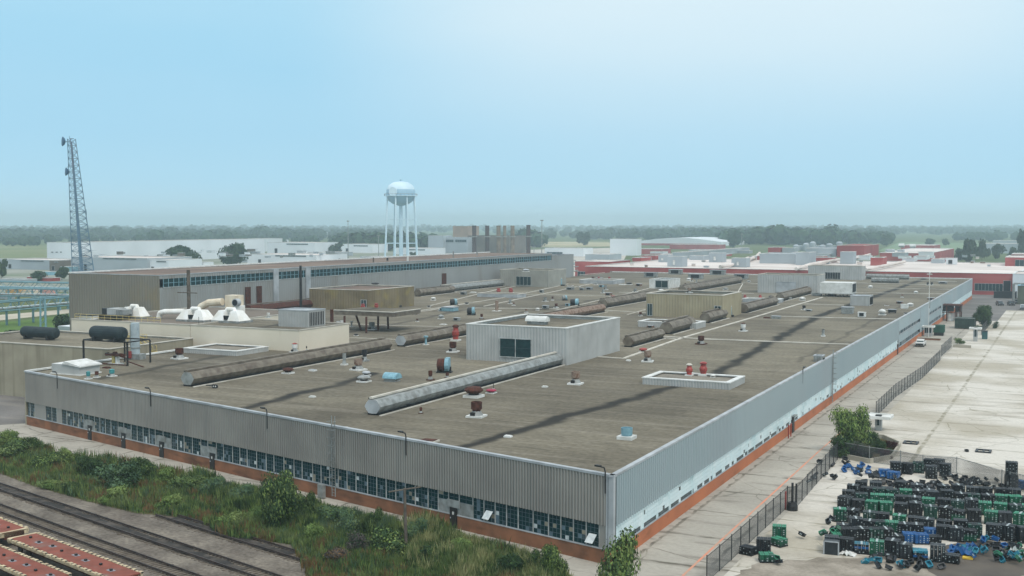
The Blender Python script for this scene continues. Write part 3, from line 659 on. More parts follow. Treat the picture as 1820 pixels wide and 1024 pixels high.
def v_mush(label, x, y, wpx, hpx, cap=m_rust, cb=m_white, z0=8., nm='mushroom_vent'):
    p, u = at(x, y, z0); r = wpx*u/2; h = hpx*u; t = thing(nm, label, 'vent', p)
    b = MB(); rect_curb(b, r*.85, h*.22, cb); b.build('curb', t)
    b = MB(); b.lathe([(r*.55, h*.22),(r*.6, h*.5)], m_black, n=12); b.build('neck', t)
    b = MB(); b.lathe([(r*.75, h*.42),(r*1.0, h*.6),(r, h*.7),(r*.75, h*.9),(0, h)], cap, n=16); b.build('cap', t)
    return t
def v_fan(label, x, y, wpx, hpx, z0=8., top=m_red, cb=m_white, body=m_red):
    p, u = at(x, y, z0); r = wpx*u/2; h = hpx*u; t = thing('exhaust_fan', label, 'fan', p)
    b = MB(); rect_curb(b, r*1.1, h*.1, cb); b.build('curb', t)
    b = MB(); b.lathe([(r*.75, h*.1),(r*.75,h*.25),(r, h*.4),(r,h*.55),(r*.7,h*.7),(r*.7, h*.88)], body, n=14); b.build('housing', t)
    b = MB(); b.lathe([(r*.9, h*.86),(r*.95,h*.92),(r*.5,h)], top, n=14); b.build('cap', t); return t
def v_blow(label, x, y, wpx, hpx, drum=m_rust, cas=m_ltblue, z0=8.):
    p, u = at(x, y, z0); r = hpx*u*.45; L_ = wpx*u; t = thing('blower', label, 'blower', p, rz=random.uniform(.2,.9))
    b = MB(); n_ = 14
    q = lambda v: Vector((v[2], v[0], v[1]+r*1.15))
    b.lathe([(r*.4,-L_*.45),(r*.95,-L_*.4),(r,-L_*.05),(r*.9,L_*.02)], drum, n=n_, T=q); b.build('drum', t, smooth=False)
    b = MB(); b.lathe([(r*1.05, L_*.04),(r*1.05,L_*.28),(r*.5,L_*.34)], cas, n=n_, T=q); b.box(L_*.05, L_*.3, -r*.2, r*1.15, r*1.1, r*2.2, cas); b.build('casing', t)
    b = MB(); b.box(-L_*.45, L_*.45, -r*.8, r*.8, 0, r*.16, m_black); b.box(-L_*.4, -L_*.3, -r*.7, r*.7, r*.16, r*.6, m_black); b.box(L_*.3, L_*.4, -r*.3, r*.3, r*.16, r*.9, m_black); b.build('base_frame', t); return t
def v_hood(label, x, y, wpx, hpx, m=m_ltblue, z0=8., dep=.7, ribsn=6, cb=m_galv):
    p, u = at(x, y, z0); w_ = wpx*u; h = hpx*u; t = thing('roof_hood', label, 'roof hood', p)
    d = w_*dep
    b = MB(); b.box(-w_*.42, w_*.42, 0, d, 0, h*.4, cb); b.build('curb', t)
    b = MB(); pts = [Vector((0, d/2+d*.62*cos(a), h*.38+h*.62*sin(a))) for a in [pi*k/8 for k in range(9)]]
    for i in range(ribsn): x0 = -w_/2+i*w_/ribsn; b.prism(pts, (x0,0,0), (x0+w_/ribsn*.88,0,0), m); b.prism([v*1 for v in pts], (x0+w_/ribsn*.88,0,-.04), (x0+w_/ribsn,0,-.04), m)
    b.build('hood', t); return t
def v_box(label, x, y, wpx, hpx, m=m_galv, z0=8., dep=.8, nm='equipment_box', leg=False, cat='equipment box', grille=True):
    p, u = at(x, y, z0); w_ = wpx*u; h = hpx*u; t = thing(nm, label, cat, p)
    zb = h*.25 if leg else h*.1
    b = MB(); b.box(-w_/2, w_/2, 0, w_*dep, zb, h*.93, m); b.box(-w_*.54, w_*.54, -w_*.04, w_*(dep+.04), h*.93, h, m_trim if m is not m_white else m_white); b.build('casing', t)
    b = MB()
    if leg:
        for sx in (-.45,.38):
            for sy in (.05, dep-.12): b.box(w_*sx, w_*(sx+.07), w_*sy, w_*(sy+.07), 0, zb, m_black)
    else: b.box(-w_*.45, w_*.45, w_*.05, w_*(dep-.05), 0, zb, m_white)
    b.build('base', t)
    if grille: b = MB(); b.box(-w_*.3, w_*.3, -.03, -.002, zb+h*.12, h*.85, m_dark); b.build('grille', t)
    return t
def v_pole(label, x, y, hpx, wpx=2, m=m_galv, head=True, z0=8., nm='vent_pipe'):
    p, u = at(x, y, z0); h = hpx*u; r = wpx*u/2; t = thing(nm, label, 'pipe', p)
    b = MB(); b.box(-r*2.2,r*2.2,-r*2.2,r*2.2,0,.12,m_white); b.lathe([(r,.12),(r,h*.85)], m, n=8); b.build('pipe', t)
    if head: b = MB(); b.lathe([(r*1.2,h*.8),(r*2.2,h*.85),(r*2,h)], m, n=8); b.build('cowl', t)
    return t
def v_hatch(label, x, y, wpx, hpx, m=m_white, lid=m_rust, z0=8., nm='roof_hatch'):
    p, u = at(x, y, z0); w_ = wpx*u; h = max(.15, hpx*u*.35); t = thing(nm, label, 'hatch', p)
    b = MB(); b.box(-w_/2, w_/2, 0, w_*.7, 0, h, m); b.build('curb', t); b = MB(); b.box(-w_*.4, w_*.4, w_*.08, w_*.6, h, h+.07, lid); b.build('lid', t); return t
V = v_stack
V('rusty round cap on a white square curb, nearest the facade below the wide duct', 847, 741, 30, 27, m_rust, None)
v_mush('widest dark brown mushroom vent beside the pale duct', 842, 706, 34, 20)
v_mush('flat crimson cap with a thin pole right of the wide mushroom vent', 873, 699, 19, 8, m_magenta); v_pole('thin dark pole standing behind the crimson cap', 877, 692, 14, 1.2, m_black, False)
V('open rusty tin stack in the middle of the bare near roof', 1023, 683, 24, 23, m_rust_l)
p, u = at(1114, 780); t = thing('exhaust_drum', 'light blue open drum on a white curb near the roof corner', 'vent', p)
b = MB(); rect_curb(b, 1.0*14*u, .35); b.build('curb', t); b = MB(); b.lathe([(9*u,.35),(10*u,.5),(10.3*u,20*u),(9.4*u,20*u),(9.2*u,14*u),(0,14*u)], m_ltblue, n=18); b.build('drum', t)
v_blow('round rusty blower with a light blue casing left of the largest penthouse', 790, 662, 30, 26)
V('narrow dark stack right above the pale duct, left one of the pair', 765, 676, 11, 17, m_rust, cb=m_rust); V('low dark stack beside the pale duct below the round blower', 795, 672, 9, 10, m_rust, cb=m_rust)
v_hood('ribbed light blue hood between the two nearest ducts', 692, 679, 27, 16, m_cyan)
v_mush('grey tiered vent with two stacked caps left of the blue hood', 647, 679, 24, 12, m_galv); v_mush('small pale cap poking above the grey tiered vent', 651, 668, 15, 9, m_trim)
V('rust streaked wide drum stack behind the tiered vent', 637, 658, 23, 20, m_rust_l); V('black topped stack with open mouth beside the brown topped duct', 648, 642, 13, 20, m_black, cb=m_galv); V('pale pipe stack with a dark mouth in front of the brown topped duct', 612, 649, 10, 21, m_galv)
v_mush('brown flat mushroom vent in front of the brown topped duct', 512, 664, 20, 11, m_rust); v_hatch('low white vent pad right of the brown mushroom vent', 553, 660, 13, 6, m_white, m_trim)
v_hatch('flat white drain cover on the dark roof valley at left', 553, 707, 11, 2, m_white, m_white, nm='roof_drain'); v_hatch('flat white drain cover on the dark roof valley near the corner', 901, 778, 14, 2, m_white, m_white, nm='roof_drain')
v_hatch('small white drain cover near the middle of the bare roof', 967, 689, 10, 2, m_white, m_white, nm='roof_drain'); v_hatch('round pale drain cover right of the largest penthouse', 1116, 642, 8, 2, m_white, m_white, nm='roof_drain')
v_hatch('flat rusty lidded curb just behind the facade parapet', 757, 787, 32, 8, m_stripe, m_rust); v_hatch('pale square pad at the top of the facade ladder', 607, 763, 18, 2, m_stripe, m_stripe, nm='walk_pad')
V('tiny orange rusty stand on the bare roof', 748, 735, 7, 11, m_rust, cb=m_rust)
v_fan('tallest red pump shaped fan left of the largest penthouse', 810, 606, 13, 29, cb=m_white, top=m_rust); V('rusty stack on white curb below the tall red fan', 805, 626, 19, 18, m_rust); v_pole('pale blue capped pipe beside the duct near the red fan', 757, 613, 16, 4, m_ltblue)
V('small white and red device on the brown topped duct side', 524, 626, 15, 15, m_white, m_red, z0=8.); V('small black capped vent behind the brown topped duct', 543, 623, 9, 8, m_black)
def turbine(label, x, y, wpx, hpx, m=m_white, z0=8.):
    p, u = at(x, y, z0); r = wpx*u/2; h = hpx*u; t = thing('gravity_vent', label, 'vent', p)
    b = MB(); rect_curb(b, r*.9, h*.15); b.lathe([(r*.6,h*.15),(r*.6,h*.4)], m_galv, n=12); b.build('curb', t)
    b = MB(); b.lathe([(r*.7,h*.38),(r,h*.5),(r,h*.58),(r*.7,h*.62),(r*.9,h*.7),(r*.4,h*.92),(0,h)], m, n=14); b.build('cap', t)
turbine('round white capped vent beside the cream annex wall', 480, 619, 20, 15, m_ltblue); V('grey cone vent on a white pad right of the round white vent', 508, 622, 20, 17, m_galv, cb=m_white)
V('rusty stack on a white flared base left of the walled red fan', 319, 638, 22, 19, m_rust)
v_fan('single red fan inside the left ribbed curb', 404, 616, 11, 17); v_mush('low dark vent beside the red fan inside the left curb', 391, 615, 15, 9, m_rust)
V('teal square vent leftmost near the facade corner', 157, 674, 11, 13, m_teal, m_teal); V('small brown vent between the two teal vents', 172, 671, 10, 11, m_rust, cb=m_white); V('teal double vent right of the brown vent', 199, 669, 14, 12, m_teal, m_teal); v_hatch('rust red lid behind the teal vents', 186, 655, 13, 5, m_rust, m_rust)
# white hood unit
p = P(92, 664, 8.); x1 = onY(136, p.y); t = thing('air_intake', 'white box unit with sloping hood near the left facade corner', 'air intake', p); zt = zat(p.x, p.y, 646)-8; w_ = x1-p.x
b = MB(); b.box(0, w_, 0, 4, .15, zt, m_grside, m_white); b.build('casing', t); b = MB(); b.prism([Vector((w_*.4,0,zt+.05)),Vector((w_+.3,0,zt-.3)),Vector((w_+.3,0,zt-.1)),Vector((w_*.5,0,zt+.5))], (0,-.2,0), (0,4.2,0), m_white); b.build('hood', t); b = MB(); b.box(-.2,w_+.2,-.2,4.2,0,.15,m_white); b.build('base', t)
# dark tanks, steel frame and stack
def tank(label, a, c, z0, rad, nm='tank'):
    p = P(*a, z0); x1 = onY(c, p.y); L_ = x1-p.x; t = thing('storage_tank', label, 'tank', p)
    mt = mat('dark green tank', (38,52,54), (28,40,44), 1, 4, .6, .3)
    b = MB(); q = lambda v: Vector((v[2], v[0]+rad, v[1]+rad+.25)); b.lathe([(rad*.5,0),(rad*.9,.25),(rad,.6),(rad,L_-.6),(rad*.9,L_-.25),(rad*.5,L_)], mt, n=18, T=q); b.build('shell', t)
    b = MB()
    for f_ in (.15,.8): b.box(L_*f_-.2, L_*f_+.2, .1, rad*2-.1, 0, rad*.7, m_black)
    b.build('saddle', t); return t
tank('long dark green tank lying on the tan annex roof', (33,602), 89, 9.35, 1.05)
# frame
fp = [P(149,645,8), P(222,645,8)]; y0 = fp[0].y; x0, x1 = fp[0].x, onY(222, y0); zt = zat(x0, y0, 605)
t = thing('tank_stand', 'open black steel frame holding a dark tank above the roof', 'steel frame', (x0, y0, 8))
b = MB()
for xx in (x0, x1): b.box(xx-.12, xx+.12, y0-.12, y0+.12, 8, zt, m_black)
b.box(x0+(x1-x0)*.52-.1, x0+(x1-x0)*.52+.1, y0+4, y0+4.2, 8, zt, m_black); b.box(x1-.1,x1+.1,y0+5,y0+5.2,8,zt,m_black); wp(b, 'post', t)
b = MB(); b.box(x0, x1, y0-.1, y0+.1, zt, zt+.2, m_black); b.box(x0, x1, y0+4.9, y0+5.1, zt, zt+.2, m_black)
for xx in (x0, x0+(x1-x0)/2, x1): b.box(xx-.1, xx+.1, y0+.1, y0+4.9, zt+.01, zt+.2, m_black)
b.box(x0, x1, y0-.08, y0+.08, 8.05, 8.2, m_rust); b.tube((x1+.1,y0,zt-3), (x1+3.5,y0,8), .1, m_rust); wp(b, 'beam', t)
rad = 1.1; tank('long dark green tank up on the black steel frame', (155,606), 209, zt+.2, rad)
t = thing('pedestal_pump', 'rusty cross-shaped machine on a cream pedestal under the steel frame', 'pump', P(205, 648, 8))
b = MB(); b.box(-1.1,1.1,-.6,.8,0,.25,m_white); b.box(-.45,.1,-.3,.3,.25,1.5,m_yellow); b.box(.3,.7,-.3,.3,.25,1.3,m_white); b.build('pedestal', t); b = MB(); b.box(-1.5,1.2,-.7,.7,1.5,1.75,m_rust); b.tube((-2,0,1.6),(-1.5,0,1.65),.3,m_black); b.tube((1.2,0,1.6),(2,0,1.5),.35,m_rust); b.lathe([(.5,1.75),(.3,2.1)], m_rust, n=8); b.build('machine', t)
p, u = at(241, 638); h = zat(p.x, p.y, 574)-8; t = thing('flue_stack', 'tall round galvanised flue stack beside the steel frame', 'stack', p)
b = MB(); b.lathe([(.75, h*.15),(.72,h)], mat('flue metal', (178,190,194), (150,162,166), 1, 4, .4, .5), n=16); b.build('flue', t); b = MB(); b.box(-.9,1.6,-.8,.8,0,h*.15,m_galv); b.box(-.7,-.1,-1.1,-.8,.2,1.4,m_red); b.lathe([(.85,h*.3),(.85,h*.33)], m_galv, n=16); b.build('base', t)
b = MB(); b.box(-1.1,-1.02,-.1,-.02,2,h*.95,m_galv); b.box(-1.1,-.7,-.1,-.05,h*.9,h*.93,m_galv); b.build('conduit', t)
# yellow stairs
t = thing('roof_stair', 'faded yellow steel stair with handrails up to the tan annex roof', 'stair', P(270, 627, 8)); q0 = P(270,627,8); 
b = MB()
for i in range(8): f_ = i/7; b.box(-4*f_+.0, -4*f_+.5, 0, 1, f_*1.6+.1, f_*1.6+.16, m_yellow)
for yy in (0,1):
    b.tube((.2,yy,0),(-4,yy,1.7),.07,m_yellow); b.tube((.2,yy,1.1),(-4,yy,2.8),.05,m_yellow)
    for i in range(4): f_ = i/3; b.tube((.2-4.2*f_,yy,1.7*f_),(.2-4.2*f_,yy,1.7*f_+1.1),.05,m_yellow)
b.build('flight', t)
b = MB()
for i in range(7): b.tube((-4-i*.9,0,1.6),(-4-i*.9,0,2.8),.05,m_yellow); b.tube((-4-i*.9,3,1.6),(-4-i*.9,3,2.8),.05,m_yellow)
for z_ in (2.2,2.8): b.tube((-4,0,z_),(-9.5,0,z_),.05,m_yellow); b.tube((-4,3,z_),(-9.5,3,z_),.05,m_yellow)
b.build('railing', t)
# railing on the cream annex
b = MB(); xx = -180.
while xx < -157: b.tube((xx,168.5,11.8),(xx,168.5,12.9),.045,m_yellow, 4); xx += 1.6
for z_ in (12.35,12.9): b.tube((-180,168.5,z_),(-157.5,168.5,z_),.045,m_yellow, 4)
tag(b.build('roof_railing'), 'faded yellow handrail along the cream annex roof edge', 'railing')
p = P(352,610,8.2); t = thing('control_cabinet', 'pale cabinet with dark frame at the annex corner', 'cabinet', p); b = MB(); b.box(-1.2,.8,0,.8,.1,2.2,m_grside); b.build('casing', t); b = MB(); b.box(-1.3,.9,-.05,.85,2.2,2.35,m_black); b.box(.8,.9,-.05,.05,.1,2.2,m_black); b.tube((0,.3,2.3),(0,.3,5),.05,m_black); b.build('mast', t)
# curved white ducts on the cream annex
m_wd = mat('white curved duct', (238,237,233), (222,218,208), .6, 4, .5, .4, streak=((176,160,136), .4, (.8,.8,.8), .64))
m_cd = mat('cream duct', (226,214,192), (204,186,160), .6, 4, .6, .3)
def elbow(b, pts, r, m, n=12, r1=None):
    for i in range(len(pts)-1): b.tube(pts[i], pts[i+1], r, m, n)
    for p_ in pts[1:-1]: 
        b.lathe([(0,-r*1.02),(r*.7,-r*.72),(r*1.02,0),(r*.7,r*.72),(0,r*1.02)], m, tuple(p_), n)
def pyr_unit(label, x, y, wpx, hpx, z0=11.7):
    p, u = at(x, y, z0); w_ = wpx*u; h = hpx*u; t = thing('fan_unit', label, 'fan unit', p)
    b = MB(); b.box(-w_/2, w_/2, 0, w_*.6, 0, h*.15, m_galv); b.build('base', t)
    b = MB(); i0 = len(b.v)
    for sx in (-1, 1):
        base = [(sx*w_*.5,0),(sx*w_*.08,0),(sx*w_*.08,w_*.5),(sx*w_*.5,w_*.5)]; topp = [(sx*w_*.31,w_*.1),(sx*w_*.13,w_*.1),(sx*w_*.13,w_*.4),(sx*w_*.31,w_*.4)]
        A_ = [(x_,y_,h*.15) for x_, y_ in base]; B_ = [(x_,y_,h*.85) for x_, y_ in topp]
        for k in range(4): b.quad([A_[k], A_[(k+1)%4], B_[(k+1)%4], B_[k]], m_wd)
        b.quad(B_, m_wd)
    b.build('cone', t)
    b = MB(); elbow(b, [Vector((-w_*.16,w_*.25,h*.6)), Vector((-w_*.12,w_*.25,h*.92)), Vector((w_*.12,w_*.25,h*.92)), Vector((w_*.16,w_*.25,h*.6))], h*.16, m_wd, 10); b.build('elbow', t)
    b = MB(); b.box(-w_*.14, w_*.14, w_*.05, w_*.1, h*.2, h*.5, m_dark); b.build('motor', t)
pyr_unit('paired white fan cones in the middle of the cream annex roof', 337, 572, 64, 24); pyr_unit('paired white fan cones at the right end of the cream annex roof', 400, 574, 64, 25)
pyr_unit('white fan cones behind the black skids at the left of the annex roof', 230, 566, 50, 23)
t = thing('curved_duct', 'low white duct arch left of the fan cones', 'duct', P(290, 566, 11.7)); b = MB(); s_ = 1/ppm(P(290,566,11.7)); elbow(b, [Vector((-10*s_,0,0)), Vector((-7*s_,0,9*s_)), Vector((4*s_,0,12*s_)), Vector((40*s_,1,13*s_))], 4.8*s_, m_wd); b.build('pipe', t)
t = thing('curved_duct', 'big cream duct curving up to the square housing', 'duct', P(345, 566, 11.7)); b = MB(); elbow(b, [Vector((-8*s_,2,8*s_)), Vector((2*s_,2,20*s_)), Vector((18*s_,2,27*s_)), Vector((50*s_,2,30*s_))], 6.5*s_, m_cd); b.build('pipe', t)
t = thing('square_housing', 'tall cream square housing with round fan at its side', 'housing', P(405, 568, 11.7)); b = MB(); b.box(-13*s_,12*s_,1,1+20*s_,18*s_,42*s_,m_cd); b.box(-8*s_,6*s_,2,4,0,18*s_,m_wd); b.box(11*s_,17*s_,.5,3,0,24*s_,m_wd); b.build('casing', t); b = MB(); b.lathe([(7*s_,0),(7*s_,1)], m_trim, n=14, T=lambda v: Vector((v[0]+16*s_, 1-v[2], v[1]+30*s_))); b.lathe([(5.4*s_,0),(5.4*s_,.05)], m_dark, n=14, T=lambda v: Vector((v[0]+16*s_, -.02-v[2], v[1]+30*s_))); b.build('fan', t)
p = P(150, 569, 11.7); t = thing('equipment_skid', 'black and grey equipment skids at the left end of the annex roof', 'equipment', p); s_ = 1/ppm(p)
b = MB(); b.box(-12*s_,16*s_,0,3,1*s_,8*s_,m_white); b.box(-13*s_,17*s_,-.1,3.1,8*s_,9.5*s_,m_black); b.box(17*s_,65*s_,2,5,2*s_,8*s_,m_black); b.build('lower_skid', t); b = MB(); b.box(6*s_,18*s_,4,7,7*s_,19*s_,m_black); b.box(18*s_,38*s_,4,7,8*s_,19*s_,m_grside); b.box(38*s_,54*s_,4.2,7,8*s_,17*s_,m_galv); b.build('upper_skid', t)
# fans in the near right curb, etc.
zc = 8.75
v_fan('red fan with a cream cap, left of two inside the right curb', 1225, 668, 12, 22, top=m_stripe, z0=8.7); v_fan('red fan with a red cap, right of two inside the right curb', 1250, 668, 14, 25, z0=8.7); v_mush('low white cap right of the two red fans in the curb', 1267, 671, 10, 6, m_white, z0=8.7)
V('grey double stack on a white base right of the largest penthouse', 1151, 643, 20, 19, m_rust_l); v_mush('flat red cap behind the grey double stack', 1143, 626, 15, 8, m_red)
V('brown double stack at the crossing of the white roof seams', 1246, 612, 17, 15, m_rust, cb=m_rust); V('white based stack with orange top above the long seam', 1321, 589, 13, 14, m_white, m_rust); V('small black capped pipe near the parapet between two seams', 1463, 598, 8, 12, m_galv, m_black)
v_box('grey boxy cooler right of the far penthouses', 1505, 558, 20, 12, m_galv, grille=False); v_box('white box with a dark square front between seams', 1531, 564, 13, 9, m_white); V('dark stack left of the grey boxy cooler', 1429, 551, 9, 8, m_black); turbine('white gravity cap between duct and raised unit', 1426, 534, 12, 6)
v_hatch('orange rusty lid on the white seam', 1362, 566, 11, 5, m_rust, m_rust); v_box('dark low machine beside the orange lid on the seam', 1378, 567, 15, 5, m_galv, grille=False)
turbine('white round cap vent near the far parapet, left of three', 1568, 560, 14, 11); v_box('black louvred box right of the white round cap', 1585, 557, 13, 7, m_black, leg=True); turbine('low white cap closest to the parapet', 1618, 544, 12, 6); v_box('white square vent left of the low white cap', 1607, 549, 12, 8, m_white, grille=False); turbine('tiny white cap near the back of the roof', 1547, 512, 9, 5); turbine('tiny white cap halfway along the far roof', 1628, 521, 8, 4)
V('left dark far vent near the back edge', 1649, 507, 6, 5, m_black); V('right dark far vent near the back edge', 1656, 507, 6, 5, m_black); v_box('thin grey frame machine near the back edge', 1675, 505, 14, 4, m_galv, leg=True)
# middle distance left field
v_blow('blue fan unit left in the open roof behind the platform', 807, 543, 16, 12, m_black, m_ltblue); v_blow('larger blue fan unit with a long grey intake', 838, 560, 18, 14, m_black, m_ltblue); v_box('pale blue metal box behind the blue fan units', 795, 554, 24, 8, m_ltblue, grille=False); turbine('grey cap vent below the pale blue box', 784, 567, 11, 8, m_galv)
V('small dark stack above the largest penthouse roof at left', 856, 567, 7, 9, m_rust, cb=m_rust); v_pole('tall brown pipe standing alone left of centre', 883, 553, 22, 6, m_rust_l, False); V('pale pair of pipes under the raised platform', 661, 586, 16, 13, m_galv); v_mush('tiny white footed vent left of the raised platform', 633, 597, 8, 4, m_black); v_mush('low pale cap in front of the olive penthouse roof field', 770, 534, 9, 6, m_white)
v_box('light blue box behind the largest penthouse', 1031, 560, 26, 8, m_ltblue, grille=False); v_blow('light blue blower above the rusty brown duct', 1022, 543, 19, 12, m_black, m_cyan); v_blow('small light blue blower behind the bigger one', 1004, 534, 11, 9, m_galv, m_ltblue); v_box('small open black frame beside the rusty duct', 968, 550, 10, 7, m_galv, leg=True); V('small stack with a grey foot in the middle field', 907, 540, 7, 8, m_galv)
V('short brown post left of the small blue blower', 982, 534, 5, 7, m_rust); V('pale box vent with a dark lid in the middle field', 969, 536, 9, 7, m_galv, m_black); v_mush('orange red cap at the far end of the rusty duct', 1090, 531, 9, 6, m_red); V('grey vent above the weathered duct', 1072, 521, 7, 7, m_galv); V('far vent with a white base left of the small white penthouse', 1129, 519, 9, 6, m_galv); v_mush('far black low cap beside the roof seam', 1118, 506, 12, 4, m_black)
V('rusty double pipe on the tan penthouse roof', 1225, 521, 10, 9, m_rust_l, z0=bx2[5]-.4)
for x_, y_, l_ in ((886,521,'left'), (908,521,'right')): v_fan('red fan on the thin flat curb by the olive penthouse, %s of the two' % l_, x_, y_, 8, 9, z0=8.4)
for x_, y_, l_ in ((645,549,'left'), (669,548,'right')): v_fan('red fan on the raised slab before the brown penthouse, %s of the two' % l_, x_, y_, 8, 9, z0=11.4)
for x_, y_, l_ in ((1064,497,'left'), (1083,497,'right')): v_fan('tiny red fan on the far flat curb, %s of the two' % l_, x_, y_, 5, 5, z0=8.6)
for x_, y_, l_ in ((1324,532,'left'), (1351,532,'right')): v_fan('red fan behind the dark brown duct, %s of the two' % l_, x_, y_, 6, 8, z0=8.6)
v_mush('black lidded vent right of the red fans behind the duct', 1370, 532, 8, 7, m_black)
for x_, y_, w_, l_ in ((1155,493,22,'leftmost'), (1199,488,23,'second from left'), (1235,496,25,'lowest'), (1274,489,26,'second from right'), (1316,496,23,'rightmost')):
    v_box('grey louvred far roof monitor, %s of five before the red band' % l_, x_, y_, w_, 9, m_galv, dep=.5, nm='roof_monitor', cat='roof monitor')
# white hood on the largest penthouse
v_hood('long white hood on the roof of the largest penthouse', 952, 577, 40, 15, m_white, z0=bx1[5]-.45, dep=.4, ribsn=3, cb=m_galv)
v_mush('low flat cap on the roof of the olive penthouse', 935, 483, 12, 5, m_trim, z0=bx5[5]-.3); v_mush('dark flat vent on the roof of the brown penthouse', 667, 508, 14, 6, m_black, z0=bx6[5]-.3)
# cylinders standing beside penthouses
def cyl(label, x, y, h, w_, m, z0=8.):
    p, u = at(x, y, z0); t = thing('gas_cylinder', label, 'cylinder', p); b = MB(); r = w_*u/2; b.lathe([(r,h*u*.15),(r,h*u*.8)], m, n=10); b.build('body', t); b = MB(); b.lathe([(r*.9,h*u*.8),(r*.7,h*u)], m_white, n=10); b.build('top', t); b = MB(); b.box(-r*1.3,r*2.6,-r,r,0,h*u*.15,m_black); b.tube((r*1.6,0,0),(r*1.2,0,h*u*.4),.06,m_galv); b.build('foot', t)
cyl('bright cyan cylinder with white top beside the largest penthouse', 1053, 634, 33, 6, m_cyan); cyl('bright cyan cylinder against the brown penthouse wall', 706, 546, 24, 6, m_cyan); cyl('cyan cylinder beside the olive penthouse', 996, 508, 16, 6, m_cyan); cyl('pale blue cylinder beside the tan penthouse', 1298, 563, 22, 5, m_ltblue)
# scattered machinery near the louvred box
p, u = at(590, 590); t = thing('rusty_column', 'thick dark rusty column with a tangle of pipes beside the louvred box', 'column', p); b = MB(); b.lathe([(3*u,0),(3*u,40*u)], m_rust, n=10); b.box(-8*u,12*u,-.4,.8,0,2*u,m_black); b.build('shaft', t); b = MB()
for k in range(9): b.tube((random.uniform(-6,14)*u, random.uniform(-1,1), random.uniform(0,9)*u), (random.uniform(-10,18)*u, random.uniform(-1,1.5), random.uniform(0,9)*u), .12, random.choice([m_rust, m_black, m_galv]))
b.build('pipework', t)
v_blow('grey blower with bent pipes at the foot of the rusty column', 605, 582, 18, 12, m_galv, m_grside); v_box('low rusty frame machine left of the rusty column', 562, 589, 14, 9, m_rust, leg=True); v_blow('dark fan left of the rusty column behind the louvred box', 531, 536, 18, 9, m_black, m_galv, 8.); V('pale grey vent left of the louvred box', 477, 565, 8, 9, m_white, z0=11.68)
v_pole('curved grey pipe between the louvred box and raised slab', 625, 581, 10, 3, m_galv)
p, u = at(380, 690); t = thing('wheel_cart', 'small two-wheeled black cart beside the brown topped duct', 'cart', p); b = MB(); b.box(-16*u,0,-.2,.2,.3,.4,m_black); b.build('bar', t)
for k in (0, 5):
    b = MB(); b.lathe([(.28,-.1),(.28,.1)], m_black, n=12, T=lambda v, k=k: Vector((k*u+v[0], v[2], v[1]+.28))); b.lathe([(.12,-.12),(.12,.12)], m_white, n=10, T=lambda v, k=k: Vector((k*u+v[0], v[2], v[1]+.28))); b.build('wheel', t)
# ================= rail tracks and flatcars =================
m_steel = mat('rail steel', (70,58,52), (48,40,38), 1, 4, .5, .5)
m_tie = mat('old sleeper wood', (112,102,90), (78,70,62), .9, 5, .95, .1)
m_coal = mat('dark spilled ballast', (58,56,54), (88,82,76), .6, 7, .95, .1, bump=.8, bscale=6, lo=.45)
tv = (P(460,1015)-P(0,861.7)).normalized()              # direction of the tracks
def track(label, pa, pb, s0, s1, gauge=1.5, dark=False):
    """two rails through the photo points pa (far rail) and pb (near rail) on the left edge"""
    a = P(*pa); b_ = P(*pb); nn = Vector((tv.y, -tv.x, 0)); g = abs((b_-a).dot(nn)); nn = nn if (b_-a).dot(nn) > 0 else -nn
    mid = a + nn*g/2; g = 1.5
    t = thing('railway_track', label, 'railway track', (mid.x, mid.y, 0))
    T = lambda p: mid + tv*p[0] + nn*p[1] + Vector((0,0,p[2]))
    for sg in (-1, 1):
        b = MB(); b.box(s0, s1, sg*g/2-.04, sg*g/2+.04, .16, .3, m_steel, T=T); b.box(s0, s1, sg*g/2-.08, sg*g/2+.08, .13, .16, m_steel, T=T); wp(b, 'rail', t)
    b = MB(); s = s0
    while s < s1: w_ = random.uniform(-.15,.15); b.box(s, s+.24, -1.25+w_, 1.25+w_, .0, .06+random.uniform(-.03,.0), m_tie, T=T); s += .58
    o = wp(b, 'sleepers', t)
    if dark: 
        q = MB(); ou = []
        for k in range(60): f_ = dark[0]+(dark[1]-dark[0])*k/59; ou.append(T((f_, .75+random.uniform(-.3,.25), 0)))
        for k in range(59,-1,-1): f_ = dark[0]+(dark[1]-dark[0])*k/59; ou.append(T((f_, -.6+random.uniform(-.3,.3), 0)))
        sheet('ballast_stain', ou, m_coal, .065)
    return t, T
track('nearest clear track beside the gravel, next to the flatcars', (0,898), (0,914), -80, 110)
track('middle track with a black ballast stain between its rails', (0,861.5), (0,873.5), -90, 130, dark=(-20, 50))
track('farthest track half buried in weeds', (322,918), (300,928), -2, 120, dark=(0,20))
m_deck = mat('worn red steel deck', (140,80,66), (116,68,56), .7, 6, .8, .2, streak=((120,104,96), .7, (.6,.6,1), .56), lo=.3, hi=.7)
m_cast = mat('chalky cream casting', (206,190,158), (170,152,124), 1.2, 5, .85, .2)
m_grpatch = mat('bare grey steel patch', (140,144,150), (116,116,120), 3, 4, .6, .3)
